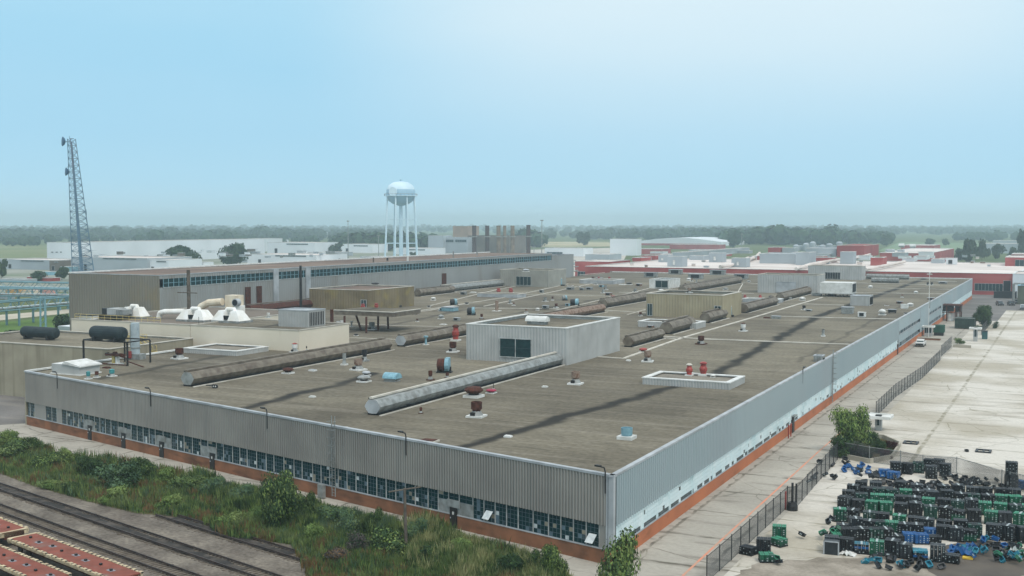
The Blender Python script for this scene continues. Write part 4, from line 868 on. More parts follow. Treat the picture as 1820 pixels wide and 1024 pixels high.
def flatcar(label, pc, L_, back=False, cols=None):
    """pc = photo point of the far corner of its near-track edge; deck runs along the track"""
    z = 1.55; o = P(*pc, z); nn = Vector((tv.y, -tv.x, 0)); nn = nn if nn.y < 0 else -nn
    sg = -1 if back else 1; d = tv*sg; W_ = 2.95
    t = thing('flatcar', label, 'flatcar', (o.x, o.y, 0), 'parked flatcars with red decks')
    T = lambda p: Vector((o.x,o.y,0)) + d*p[0] + nn*p[1] + Vector((0,0,p[2]))
    b = MB(); b.box(0, L_, .28, W_-.28, z-.1, z, m_deck, T=T); b.box(0, L_, .5, W_-.5, z-.7, z-.1, m_rust, T=T); b.box(0,.3,.1,W_-.1,z-.45,z+.02,m_cast,T=T); wp(b, 'deck', t)
    for side in (0, 1):
        b = MB(); y0_, y1_ = (.0,.28) if side == 0 else (W_-.28, W_); b.box(0, L_, y0_+.04, y1_-.04, z-.3, z-.02, m_cast, T=T); s = .3
        while s < L_: b.box(s, s+.42, y0_-.04 if side == 0 else y0_, y1_ if side == 0 else y1_+.04, z-.14, z+.03+random.uniform(0,.03), m_cast, T=T); b.box(s+.46, s+.58, y0_+.05, y1_-.05, z-.02, z+.05, m_black, T=T); s += random.choice((.62,.72,.72,1.1))
        wp(b, 'side_rail', t)
    s = 1.5; k = 0
    while s < L_-1:
        yy = W_/2+(.12 if k % 2 else -.12); b = MB(); b.box(s-.12, s+.12, yy-.1, yy+.1, z, z+.16, m_black, T=T); 
        if k % 3 != 0: b.box(s-.5, s+.3, yy-.28, yy+.22, z+.001, z+.008, m_grpatch, T=T)
        wp(b, 'tie_down', t); s += 2.15; k += 1
    for sw in (2.2, L_-2.2):
        for q_ in (-.85, .85):
            b = MB()
            for yy in (.6, W_-.75): b.lathe([(.42,0),(.42,.14)], m_black, n=16, T=lambda v, yy=yy, q_=q_, sw=sw: T((sw+q_+v[0], yy+v[2], .72+v[1])))
            wp(b, 'wheelset', t)
    return t
flatcar('red decked flatcar with cream edges and dark pins, right of the gap', (66,946), 19)
flatcar('red decked flatcar cut by the left picture edge, behind the gap', (52,938.5), 19, True)
nn_ = Vector((tv.y,-tv.x,0)); nn_ = nn_ if nn_.y < 0 else -nn_
def projpx(p):
    v = Vector((p[0],p[1],p[2]-H)); w_ = v.dot(fw); return (CX+F*v.dot(rt)/w_, CY-F*v.dot(up)/w_)
q = P(66,946,1.55)+nn_*4.3-tv*9; flatcar('nearest red decked flatcar in the bottom left corner', projpx(q), 24)
# ================= vegetation =================
def leafmat(name, c, c2, c3=None):
    return mat(name, c, c2, .9, 5, .8, .15, streak=((c3 or c2), .7, (.35,.35,.35), .5), grain=.3, bscale=3)
m_bush = leafmat('bush leaves', (71,91,52), (45,65,38), (88,105,64)); m_bushd = leafmat('dark bush leaves', (53,77,46), (36,57,36), (72,93,57)); m_light = leafmat('light green leaves', (126,143,79), (93,119,62), (139,151,93))
m_blue = leafmat('blue green leaves', (89,112,83), (62,88,64), (108,127,100)); m_purple = leafmat('dark red leaves', (66,32,34), (45,25,28), (81,42,40))
m_weed = leafmat('green weeds', (105,122,71), (74,98,53), (126,136,86)); m_reed = leafmat('pale reeds', (160,158,112), (120,131,81), (175,169,129)); m_rustw = leafmat('rust brown weeds', (127,96,69), (96,86,55), (115,114,69)); m_twig = leafmat('grey dead twigs', (88,83,79), (71,66,65), (101,94,89))
m_far = leafmat('far tree leaves', (55,74,47), (40,59,40), (67,84,55)); m_trunk = mat('tree bark', (72,62,52), (50,44,39), 2, 5, .95, .1)
def crown_mesh(rnd, n, rx, rz, leaf, mats, lobes=7, top=1., base=.0, sparse=0.):
    b = MB(); cs = []
    for i in range(lobes):
        a = rnd.uniform(0, 2*pi); q = rnd.uniform(.15, .62); zz = rnd.uniform(.12, .8)
        cs.append((rx*q*cos(a), rx*q*sin(a), base+rz*zz, rnd.uniform(.32,.5)*(1.15-abs(zz-.45)*.7)))
    cs.append((0,0,base+rz*.5,.55))
    for i in range(n):
        c_ = rnd.choice(cs); d = Vector((rnd.gauss(0,1), rnd.gauss(0,1), rnd.gauss(0,1))).normalized(); q = rnd.random()**.33*rnd.uniform(.8,1.12)
        p = Vector((c_[0]+d.x*q*c_[3]*rx, c_[1]+d.y*q*c_[3]*rx, c_[2]+d.z*q*c_[3]*rz*.62))
        if p.z < .05: p.z = rnd.uniform(.05,.4)
        n_ = (d + Vector((rnd.uniform(-.8,.8), rnd.uniform(-.8,.8), rnd.uniform(-.4,.9)))).normalized()
        t1 = n_.orthogonal().normalized(); t2 = n_.cross(t1); s = leaf*rnd.uniform(.6,1.35); an = rnd.uniform(0, pi); e1 = t1*cos(an)+t2*sin(an); e2 = n_.cross(e1)
        b.quad([p-e1*s, p-e2*s*.6+n_*s*.2, p+e1*s, p+e2*s*.6], mats[min(len(mats)-1, int(rnd.random()**1.5*len(mats)))])
    return b
def trunk_mesh(rnd, h, r, rx):
    b = MB(); b.tube((0,0,0), (rnd.uniform(-.1,.1)*h,0,h*.55), r, m_trunk, 7, r*.6)
    for i in range(6): a = rnd.uniform(0,2*pi); z = h*rnd.uniform(.2,.5); b.tube((0,0,z), (rx*.55*cos(a), rx*.55*sin(a), z+h*.3), r*.45, m_trunk, 5, r*.15)
    return b
PROTO = {}
def plant(kind, key, loc, w_, h, label, cat, group=None, n=1500, leaf=.16, mats=None, trunk=True, lobes=8, name=None, base=None):
    k = (key,)
    if k not in PROTO:
        rnd = random.Random(hash(key) % 1000 if False else sum(map(ord, key)))
        cb = crown_mesh(rnd, n, 1, 1, leaf, mats, lobes=lobes, base=0 if not trunk else .15)
        tb = trunk_mesh(rnd, 1.0, .04, 1) if trunk else None
        t = thing(name or kind, label, cat, loc, group); cb.build('crown' if trunk else 'foliage', t)
        if tb: tb.build('trunk', t)
        else:
            sb = MB()
            for i in range(6): a = rnd.uniform(0,6.3); sb.tube((0,0,0), (.5*cos(a),.5*sin(a),.6), .025, m_trunk, 4, .01)
            sb.build('stem', t)
        t.scale = (w_/2, w_/2, h/1.12); PROTO[k] = t; return t
    return dup(PROTO[k], loc, label, group, rz=random.uniform(0,6.28), sc=(w_/2, w_/2, h/1.12))
def bush(key, x, y, wpx, hpx, label, mats, n=1500, leaf=.075, trunk=False, cat='bush', kind='bush', group=None, lobes=9):
    p = P(x, y); u = 1/ppm(p); return plant(kind, key, p, wpx*u, hpx*u, label, cat, group, n, leaf, mats, trunk, lobes)
bush('ba', 160, 846, 50, 44, 'round dark bush left of the large bush beside the service road', [m_bushd, m_bush], 5200, .042)
bush('bb', 213, 868, 96, 60, 'large spreading grey green bush beside the service road', [m_blue, m_bushd, m_bush], 7200, .042)
bush('bc', 498, 948, 78, 108, 'tall leafy young tree by the track, left of the wooden pole', [m_bush, m_bushd, m_light], 9000, .038, True, 'tree', 'young_tree', lobes=14)
bush('bd', 692, 984, 100, 62, 'wide dark green bush left of the wooden pole', [m_bushd, m_bush, m_light], 6800, .042)
bush('be', 985, 1042, 62, 78, 'young leafy tree at the bottom edge left of the building corner', [m_bush, m_light], 6400, .042, True, 'tree', 'young_tree')
bush('bf', 1098, 1058, 104, 126, 'spindly sapling growing in front of the building corner', [m_bush, m_light, m_weed], 2800, .045, True, 'tree', 'sapling', lobes=9)
bush('bg', 30, 812, 84, 34, 'dense bush at the left edge of the weed strip', [m_bush, m_weed], 6000, .042); bush('bh', 95, 832, 70, 34, 'low bright bush right of the leftmost bush', [m_bush, m_light], 5200, .042)
bush('bi', 330, 872, 90, 34, 'low green bush below the third facade door', [m_weed, m_bush], 5200, .042); bush('bj', 590, 932, 90, 44, 'low willow like bush right of the tall young tree', [m_blue, m_weed], 5600, .042)
bush('bk', 640, 985, 60, 44, 'grey twiggy shrub in front of the dark green bush', [m_twig, m_twig, m_bushd], 2200, .05); bush('bl', 905, 1030, 70, 60, 'dark bush at the bottom edge among the pale reeds', [m_bushd, m_bush], 6000, .042)
bush('bm', 780, 1010, 90, 50, 'broad bush right of the wooden pole foot', [m_bush, m_bushd], 5200, .042); bush('bn', 410, 935, 60, 30, 'small bright weed bush at the edge of the track', [m_weed, m_light], 4000, .042)
bush('bo', 90, 868, 60, 18, 'low bright weed clump at the left end of the tracks', [m_weed, m_light], 3200, .042)
more = [(20,792,50,22,'l','pale leafy shrub at the road edge, first from the left corner'),(60,806,44,26,'b','mid green shrub right of the pale leafy one'),(120,826,40,26,'l','light shrub between the bright bush and the dark round bush'),(255,850,60,34,'b','mid green shrub right of the large spreading bush'),(290,862,50,26,'l','light green shrub above the weeds below the fourth door'),(380,886,60,34,'u','blue green shrub below the fourth facade door'),(430,902,56,36,'u','blue green shrub left of the tall young tree'),(455,935,50,26,'l','yellowish shrub at the foot of the tall young tree'),(545,930,46,50,'b','upright green shrub right of the tall young tree'),(560,965,60,30,'l','light weedy shrub by the buried track'),(620,950,60,36,'u','blue green shrub between young tree and wooden pole'),(665,952,46,44,'b','upright dark shrub left of the wooden pole'),(740,970,46,40,'u','grey green shrub touching the wooden pole'),(820,990,60,30,'l','light shrub right of the pole among reeds'),(950,1028,44,46,'b','green shrub just left of the bottom young tree'),(600,1010,70,30,'t','grey dry shrub at the bottom left of the twiggy one'),(200,894,70,24,'l','bright low shrub under the large spreading bush'),(300,905,60,22,'l','bright low shrub beside the ballast'),(130,878,50,20,'b','low green shrub near the left tracks')]
mk = {'l': [m_light, m_weed], 'b': [m_bush, m_weed, m_bushd], 'u': [m_blue, m_blue, m_weed], 't': [m_twig, m_rustw]}
for x, y, w_, h_, k_, l_ in more: bush('m'+k_, x, y, w_, h_*1.4, l_, mk[k_], 4500, .042)
def weeds(name, label, poly, n, hs, mats, wd=.05, seed=1, dens=None):
    rnd = random.Random(seed); pts = [P(*p) for p in poly]; tris = []
    xs = [p[0] for p in poly]; ys = [p[1] for p in poly]; b = MB()
    def inside(x, y):
        c = False
        for i in range(len(poly)):
            (x1, y1), (x2, y2) = poly[i], poly[i-1]
            if (y1 > y) != (y2 > y) and x < (x2-x1)*(y-y1)/(y2-y1)+x1: c = not c
        return c
    k = 0
    from mathutils import noise
    while k < n:
        x, y = rnd.uniform(min(xs), max(xs)), rnd.uniform(min(ys), max(ys))
        if not inside(x, y): continue
        p = P(x, y); nv = noise.noise(Vector((p.x*.22, p.y*.22, seed))); nv2 = noise.noise(Vector((p.x*.5, p.y*.5, seed+9)))
        if nv < -.28 and rnd.random() < .6: k += 1; continue
        mi = min(len(mats)-1, max(0, int((nv2*1.3+.5+rnd.uniform(-.2,.2))*len(mats)))); h = rnd.uniform(*hs)*(1+nv*1.1)
        for j in range(4):
            a = rnd.uniform(0, 6.28); q = p+Vector((rnd.gauss(0,.16), rnd.gauss(0,.16), 0)); lean = Vector((cos(a), sin(a), 0))*rnd.uniform(.04,.28)*h; sd_ = Vector((-sin(a), cos(a), 0))*wd*rnd.uniform(.6,1.6)
            hh = h*rnd.uniform(.6,1.1); m1 = q+lean*.3+Vector((0,0,hh*.55)); m2 = q+lean+Vector((0,0,hh))
            b.quad([q-sd_*.5, q+sd_*.5, m1+sd_, m2, m1-sd_], mats[mi])
        k += 1
    return tag(b.build(name), label, None, kind='stuff')
strip_poly = [(-20,775),(70,790),(120,812),(240,822),(300,840),(400,872),(470,880),(560,896),(640,925),(720,935),(800,955),(900,985),(1010,1030),(1040,1060),(560,1060),(546,1015),(519,968),(400,955),(345,922),(240,912),(150,890),(60,864),(-20,834)]
weeds('weed_strip', 'green weeds and tall grass filling the strip between road and tracks', strip_poly, 26000, (.45,1.15), [m_rustw, m_weed, m_light, m_bush, m_weed, m_blue, m_weed, m_bush, m_light, m_weed], .03, 3)
weeds('reeds', 'pale tall reeds in the lower middle of the strip', [(720,950),(760,945),(850,965),(930,990),(1010,1035),(1000,1070),(720,1070),(730,1000)], 12000, (.9,1.6), [m_reed, m_weed, m_reed, m_bush, m_weed], .018, 5)
weeds('rusty_weeds', 'rust brown dry weeds along the track side', [(0,810),(120,850),(240,880),(360,915),(540,970),(700,1010),(900,1024),(900,1060),(560,1060),(520,968),(400,950),(330,918),(240,908),(150,885),(0,832)], 2400, (.4,.9), [m_rustw, m_rustw, m_weed], .06, 8)
weeds('tall_weeds', 'tall dense blue green weeds along the service road edge', [(350,850),(470,885),(570,905),(700,942),(720,960),(560,950),(400,905),(330,870)], 8000, (.8,1.4), [m_blue, m_weed, m_light, m_bush], .026, 12)
m_soil = mat('weedy soil', (78,82,52), (98,86,62), .4, 7, .95, .05, grain=.25, bump=.6, bscale=5)
sheet('soil', [P(*p) for p in strip_poly], m_soil, .013)
# wooden pole with crossarm
p = P(722, 985); t = thing('utility_pole', 'leaning weathered wooden pole with a tilted crossarm above the weed strip', 'pole', p); h = zat(p.x, p.y, 868)
b = MB(); b.tube((0,0,0), (-.15,0,h), .17, m_wood, 9, .13); b.build('shaft', t)
b = MB(); b.tube((-1.45,-.7,h-.35), (1.25,.7,h-.0+.12), .075, m_wood, 5); b.build('crossarm', t)
# ================= lot: fences =================
m_mesh = None
def chainmat():
    m = bpy.data.materials.new('chain link mesh'); m.use_nodes = True; N = m.node_tree.nodes; K = m.node_tree.links; b = N['Principled BSDF']; b.inputs['Base Color'].default_value = (.06,.065,.07,1); b.inputs['Metallic'].default_value = 0; b.inputs['Roughness'].default_value = .6
    g = N.new('ShaderNodeNewGeometry'); s = N.new('ShaderNodeSeparateXYZ'); K.new(g.outputs['Position'], s.inputs[0])
    def mth(op, a, c=0.):
        q = N.new('ShaderNodeMath'); q.operation = op
        for i, v in enumerate((a, c)):
            if isinstance(v, (int, float)): q.inputs[i].default_value = v
            else: K.new(v, q.inputs[i])
        return q.outputs[0]
    h = mth('ADD', s.outputs[0], s.outputs[1]); r = []
    for sg in ('ADD', 'SUBTRACT'): f = mth('FRACT', mth('MULTIPLY', mth(sg, h, s.outputs[2]), 9.)); r.append(mth('LESS_THAN', f, .3))
    K.new(mth('MAXIMUM', r[0], r[1]), b.inputs['Alpha']); return m
m_chain = chainmat()
def fence(label, pts, h=2.3, step=3., mesh=True, zb=0, pm=None, group=None):
    P0 = [P(*p) for p in pts]; t = thing('chain_link_fence', label, 'fence', P0[0], group); b = MB(); o = Vector((0,0,h)); posts = MB(); rl = MB()
    pm = pm or m_black
    for p, q in zip(P0, P0[1:]):
        b.quad([p+Vector((0,0,.05)), q+Vector((0,0,.05)), q+o, p+o], m_chain); rl.tube(p+o, q+o, .035, pm, 5); rl.tube(p+Vector((0,0,.1)), q+Vector((0,0,.1)), .02, pm, 4)
    if mesh: wp(b, 'mesh_panel', t)
    wp(rl, 'rail', t)
    acc = 0; n_ = 0
    for p, q in zip(P0, P0[1:]):
        L_ = (q-p).length; k = max(1, round(L_/step))
        for i in range(k):
            if n_ > 60: break
            c_ = p.lerp(q, i/k); b = MB(); b.lathe([(.05,0),(.05,h+.1),(.02,h+.16)], pm, tuple(c_), 6); wp(b, 'post', t); n_ += 1
    return t
fence('dark chain link fence along the service road, nearest section', [(1256,1036),(1300,996),(1399,903),(1416,902),(1488,818),(1492,806)], 2.3)
fence('dark chain link fence running from the guard booth along the road', [(1557,741),(1592,706),(1640,672),(1672,640)], 2.4)
fence('short dark fence section beside the round hedge', [(1673,634),(1692,616)], 2.6)
fence('dark fence behind the far guard booth', [(1744,596),(1762,574)], 2.4)
fence('low wire fence around the planted island', [(1492,812),(1545,822),(1600,830),(1640,838),(1700,842),(1780,866),(1840,880)], 2.0, 7, pm=m_galv)
p_ = P(1408,907); t = thing('gate_post', 'tall black post pair with round base at the fence gate', 'post', p_); b = MB(); b.lathe([(.13,0),(.13,3.)], m_black, n=8); b.lathe([(.11,0),(.11,2.9)], m_black, (.35,.3,0), 8); b.build('post', t); b = MB(); b.lathe([(.6,0),(.6,.5),(.45,.9)], m_black, n=12); b.box(-.8,-.65,-.1,.1,0,2,m_red); b.build('base', t)
# planted island
m_kerb = mat('concrete kerb', (176,170,156), (150,144,130), .5, 5, .9, .2)
isl = [(1484,806),(1506,816),(1545,824),(1585,816),(1600,793),(1570,780),(1525,776),(1497,785)]
ip = [P(*q) for q in isl]; b = MB()
for p, q in zip(ip, ip[1:]+ip[:1]):
    d = (q-p).normalized(); o_ = Vector((-d.y, d.x, 0))*.12; v = [p-o_, q-o_, q+o_, p+o_]; i = len(b.v); b.v += [(a.x,a.y,0) for a in v]+[(a.x,a.y,.62) for a in v]
    for f in ((4,5,6,7),(0,1,5,4),(1,2,6,5),(2,3,7,6),(3,0,4,7)): b.f.append(tuple(i+a for a in f)); b.m.append(b.mi(m_kerb))
b.build('planting_kerb')['kind'] = 'structure'; sheet('planting_soil', ip, m_soil, .03)
bush('bp', 1512, 806, 74, 84, 'light green tree behind the planted kerb by the near guard booth', [m_light, m_bush, m_light], 9000, .04, True, 'tree', 'island_tree', lobes=16)
bush('bq', 1500, 812, 56, 44, 'dark low branches of a second tree at the kerb corner', [m_bushd, m_bush], 5200, .042, False, 'bush', 'bush')
bush('br', 1535, 815, 52, 36, 'brown twiggy shrub beneath the light green tree', [m_twig, m_bushd, m_bushd], 5200, .042)
bush('bs', 1563, 806, 42, 32, 'round green shrub right of the light green tree', [m_bush, m_bushd], 4400, .042); bush('bt', 1584, 800, 26, 22, 'dark red shrub, rightmost on the planted island', [m_purple], 3000, .042); bush('bu', 1571, 816, 32, 22, 'dark red shrub at the front of the planted island', [m_purple, m_purple], 3000, .042); bush('bv', 1580, 812, 24, 18, 'small rounded green shrub between the two dark red shrubs', [m_bush], 2400, .042)
bush('ca', 1545, 790, 46, 30, 'dark green bush behind the brown twiggy shrub', [m_bushd, m_bush], 5200, .042); bush('cb', 1530, 765, 40, 24, 'low dark bush at the back of the planted island', [m_bushd], 4400, .042)
bush('bw', 1706, 612, 24, 13, 'clipped round green hedge by the far fence', [m_bush, m_light], 2200, .05, cat='hedge', kind='hedge')
bush('bx', 1748, 583, 44, 40, 'bushy green tree between the two guard booths at right', [m_bush, m_bushd], 7200, .042, True, 'tree', 'tree', lobes=10); bush('by', 1768, 584, 16, 16, 'small dark bush at the right foot of the bushy tree', [m_bushd], 2400, .042); bush('bz', 1740, 587, 26, 12, 'low dark bush in front of the bushy tree', [m_bushd], 2400, .042)
p = P(1692,619); b = MB(); b.box(-1.6,2.6,-.3,.3,0,.7,m_kerb); tag(b.build('hedge_kerb', loc=P(1706,618)), 'low concrete wall in front of the clipped hedge', 'low wall')
# guard booths
def booth(label, xl, yb, xr, hp, roofm=m_white, over=.6, dark=True):
    p = P(xl, yb); x0, y0 = p.x, p.y; x1 = onY(xr, y0); z1 = zat(x0, y0, yb-hp); W_ = x1-x0; t = thing('guard_booth', label, 'guard booth', (x0,y0,0))
    b = MB(); b.box(.2,W_-.2,.2,W_*.9,.0,z1*.35,m_grside); b.box(.2,.35,.2,W_*.9,z1*.35,z1-.3,m_trim); b.box(W_-.35,W_-.2,.2,W_*.9,z1*.35,z1-.3,m_trim); b.box(.35,W_-.35,W_*.9-.15,W_*.9,z1*.35,z1-.3,m_trim); b.build('wall', t)
    b = MB(); b.box(.36,W_-.36,.22,.3,z1*.35,z1-.3,m_glass_d); b.build('window', t)
    for f_ in (.34,.66): b = MB(); b.box(W_*f_-.06,W_*f_+.06,.14,.22,z1*.35,z1-.3,m_trim); b.build('window_frame', t)
    b = MB(); b.box(-over,W_+over,-over,W_+over*.6,z1-.3,z1-.08,roofm); 
    e = .3; b.box(-over,W_+over,-over,-over+e,z1-.08,z1+.12,roofm); b.box(-over,W_+over,W_+over*.6-e,W_+over*.6,z1-.08,z1+.12,roofm); b.box(-over,-over+e,-over+e,W_+over*.6-e,z1-.08,z1+.12,roofm); b.box(W_+over-e,W_+over,-over+e,W_+over*.6-e,z1-.08,z1+.12,roofm)
    b.build('roof', t)
    b = MB()
    if dark:
        r = W_*.18
        for (xa,xb,ya,yb_) in ((r,W_-r,r,r+.25),(r,W_-r,W_-r-.3,W_-r),(r,r+.3,r+.25,W_-r-.3),(W_-r-.3,W_-r,r+.25,W_-r-.3)): b.box(xa,xb,ya,yb_,z1-.08,z1+.1,m_black)
        b.build('roof_frame', t)
    return t
booth('guard booth with white flat roof beside the light green tree', 1552, 765, 1575, 26, over=1.3)
booth('small guard booth with white roof and teal tarp at the far fence', 1728, 607, 1743, 24, over=.8)
b = MB(); b.box(0,1.3,0,2.2,0,2.1,mat('dark teal paint', (52,92,94), (42,78,82), 1, 3, .6, .3)); b.box(-.1,1.4,-.1,2.3,2.1,2.2,m_dark); tag(b.build('teal_shed', loc=P(1745,603)), 'small dark teal shed against the far guard booth', 'shed')
booth('gatehouse with white roof and dark doors against the long wall', 1641, 598, 1661, 18, over=.5, dark=False)
b = MB(); b.box(-3,3,-1,1.2,0,.5,m_brick); b.box(-3.1,3.1,-1.1,1.3,.5,.6,m_kerb); tag(b.build('entrance_steps', loc=P(1650,604)), 'low brick planter step in front of the gatehouse', 'step')
b = MB(); b.box(-1.4,1.4,0,3,.9,2.9,mat('green box',(40,84,66),(34,70,58))); b.box(-1.2,1.2,.1,2.8,0,.9,m_black); tag(b.build('green_truck_box', loc=P(1668,597)), 'small green box trailer right of the gatehouse', 'trailer')
t = thing('steel_gantry', 'rusty dark steel gantry with white tanks beside the long wall', 'gantry', P(1688,571)); b = MB()
for xx in (-3,-1,1.6,3): 
    for yy in (0,5): b.box(xx-.15,xx+.15,yy-.15,yy+.15,0,5,m_rust)
b.box(-3.4,3.4,-.3,5.3,4.9,5.25,m_rust); b.box(-3.2,3.2,-.1,.1,2.6,2.8,m_rust); b.build('frame', t); b = MB(); b.lathe([(.9,.1),(.9,2.4),(.3,2.8)], m_white, (-.2,1.5,0), 12); b.build('tank', t)
for k in range(3): b = MB(); b.box(-3.2+k*2.3,-1.4+k*2.3,.3,3.8,3,4.7,m_black); b.build('filter_box', t)
t = thing('skip_container', 'open dark green skip container at the edge of the service yard', 'container', P(1716,585)); b = MB(); mg = mat('dark green container', (52,72,60),(40,56,50),1,4,.7); b.box(-3,2.4,0,6,.2,3.1,mg)
for k in range(9): b.box(-3+k*.65,-2.85+k*.65,-.12,-.003,.2,3.1,mg)
b.box(-3.1,2.5,-.1,.1,3.1,3.25,m_galv); b.build('body', t)
# white pickup
def car_body(label, loc, Lc, W_, m, pickup=True, rz=0, name='pickup_truck', cat='pickup'):
    t = thing(name, label, cat, loc, rz=rz)
    b = MB(); hw = W_/2
    def prof(pts, y0, y1, mm):
        for k, yy in ((0,y0),(1,y1)): b.quad([(x_, yy, z_) for x_, z_ in (pts if k else pts[::-1])], mm)
        for i in range(len(pts)): (xa,za),(xb,zb) = pts[i], pts[(i+1)%len(pts)]; b.quad([(xa,y0,za),(xb,y0,zb),(xb,y1,zb),(xa,y1,za)], mm)
    lower = [(0,.45),(0,.95),(.15,1.08),(Lc*.27,1.15),(Lc*.27,1.18),(Lc,1.18),(Lc,.5)]; prof(lower, -hw, hw, m)
    b.build('body', t)
    b = MB(); ce = Lc*.62 if pickup else Lc*.92
    cab = [(Lc*.25,1.18),(Lc*.37,1.78),(ce-.25,1.8),(ce,1.18)]; prof(cab, -hw+.12, hw-.12, m); b.build('cab', t)
    b = MB(); b.quad([(Lc*.25-.02,-hw+.2,1.2),(Lc*.37-.02,-hw+.25,1.72),(Lc*.37-.02,hw-.25,1.72),(Lc*.25-.02,hw-.2,1.2)], m_glass_d); b.build('windscreen', t)
    for sg in (-1,1): b = MB(); b.quad([(Lc*.31,sg*(hw-.11),1.22),(Lc*.385,sg*(hw-.11),1.68),(ce-.32,sg*(hw-.11),1.7),(ce-.2,sg*(hw-.11),1.22)], m_glass_d); b.build('side_window', t)
    b = MB(); b.box(-.06,0,-hw+.1,hw-.1,.5,.92,m_black); b.build('grille', t)
    for sg in (-1,1): b = MB(); b.box(-.08,.0,sg*(hw-.22)-.16,sg*(hw-.22)+.16,.78,.98,m_trim); b.build('headlight', t)
    for xx in (Lc*.17, Lc*.8):
        for sg in (-1,1): b = MB(); b.lathe([(.39,-.12),(.39,.12)], m_black, n=14, T=lambda v, xx=xx, sg=sg: Vector((xx+v[0], sg*(hw-.08)+v[2], .39+v[1]))); b.lathe([(.2,-.13),(.2,.13)], m_galv, n=10, T=lambda v, xx=xx, sg=sg: Vector((xx+v[0], sg*(hw-.08)+v[2], .39+v[1]))); b.build('wheel', t)
    if pickup: b = MB(); b.box(ce+.05,Lc-.12,-hw+.12,hw-.12,1.0,1.185,m_black); b.build('cargo_bed', t)
    return t
car_body('white pickup truck facing the camera on the service road', P(1634,617), 5.6, 2.0, m_white, rz=R(90))
m_carg = mat('dark car paint', (62,66,70), (54,58,62), 1, 2, .3, .6); m_cars = mat('silver car paint', (160,166,170), (150,156,160), 1, 2, .3, .6)
car_body('dark grey car, left of those parked at the right edge', P(1780,544), 4.6, 1.85, m_carg, False, 1.9, 'parked_car', 'car'); car_body('black car parked in front of the mesh container', P(1799,544), 4.7, 1.9, m_black, False, 1.8, 'parked_car', 'car'); car_body('silver car cut by the right picture edge', P(1818,551), 4.7, 1.9, m_cars, False, 1.6, 'parked_car', 'car'); car_body('dark car right of the dark grey one', P(1809,541), 4.6, 1.85, m_carg, False, 1.7, 'parked_car', 'car')
# mast by the gatehouse
p = P(1650, 600); h = zat(p.x, p.y, 488); t = thing('light_mast', 'tall thin white mast beside the gatehouse', 'mast', p); b = MB(); b.lathe([(.1,0),(.06,h)], m_white, n=8); b.build('shaft', t); b = MB(); b.box(-.7,.7,-.1,.1,h,h+.2,m_white); b.lathe([(.1,h+.2),(.25,h+.5),(.05,h+.8)], m_white, n=8); b.build('lamp', t)
# ================= plastic totes =================
tc = lambda n, a, b_: mat(n, a, b_, 1.5, 3, .45, .4)
t_blk = tc('black plastic', (26,29,33), (18,20,23)); t_gry = tc('dark grey plastic', (46,51,55), (34,38,42)); t_grn = tc('green plastic', (20,92,66), (16,72,54)); t_dgr = tc('dark green plastic', (20,66,54), (18,52,44)); t_blu = tc('blue plastic', (28,96,156), (22,76,128)); t_lgn = tc('pale green lid', (58,148,112), (46,124,94)); t_lbl = mat('white tote label', (176,184,182), (140,150,152), 2, 3, .6, .3); t_cyn = tc('teal plastic', (40,130,150), (32,108,128))
t_grn2 = t_lgn
TW, TD = 1.34, 1.14
def tote_stack(layers, cols=3, rows=2, lid=None, labels=True, strap=True, seed=0):
    """a pallet of small lidded totes: layers = material per layer from the bottom"""
    rnd = random.Random(seed); b = MB(); lb = MB(); h = .2; cw = TW/cols; rd = TD/rows
    pal_ = MB(); pal_.box(-TW/2, TW/2, -TD/2, TD/2, .0, .05, t_blk); pal_.box(-TW/2, -TW/2+.12, -TD/2, TD/2, .05, .12, t_blk); pal_.box(-.06, .06, -TD/2, TD/2, .05, .12, t_blk); pal_.box(TW/2-.12, TW/2, -TD/2, TD/2, .05, .12, t_blk); pal_.box(-TW/2, TW/2, -TD/2, TD/2, .12, .14, t_blk)
    for li, m in enumerate(layers):
        z = .14+li*h
        for i in range(cols):
            for j in range(rows):
                x0 = -TW/2+i*cw; y0 = -TD/2+j*rd; mm = m if rnd.random() > .07 else rnd.choice([t_blk, t_gry]); g = .022
                b.box(x0+g*1.6, x0+cw-g*1.6, y0+g*1.6, y0+rd-g*1.6, z, z+h*.72, mm); b.box(x0+g*.4, x0+cw-g*.4, y0+g*.4, y0+rd-g*.4, z+h*.72, z+h*.97, mm)
                if labels and j == 0 and rnd.random() < .42: lb.box(x0+cw*.34, x0+cw*.66, y0+g*1.6-.012, y0+g*1.6-.002, z+h*.2, z+h*.62, t_lbl)
                if labels and i == cols-1 and rnd.random() < .35: lb.box(x0+cw-g*1.6+.002, x0+cw-g*1.6+.012, y0+rd*.3, y0+rd*.7, z+h*.2, z+h*.62, t_lbl)
    zt = .14+len(layers)*h; tm = lid or layers[-1]
    for i in range(cols):
        for j in range(rows):
            if rnd.random() < .12: continue
            x0 = -TW/2+i*cw; y0 = -TD/2+j*rd
            b.box(x0+cw*.12, x0+cw*.44, y0+rd*.12, y0+rd*.88, zt, zt+.035, tm); b.box(x0+cw*.56, x0+cw*.88, y0+rd*.12, y0+rd*.88, zt, zt+.035, tm)
    return pal_, b, lb, zt
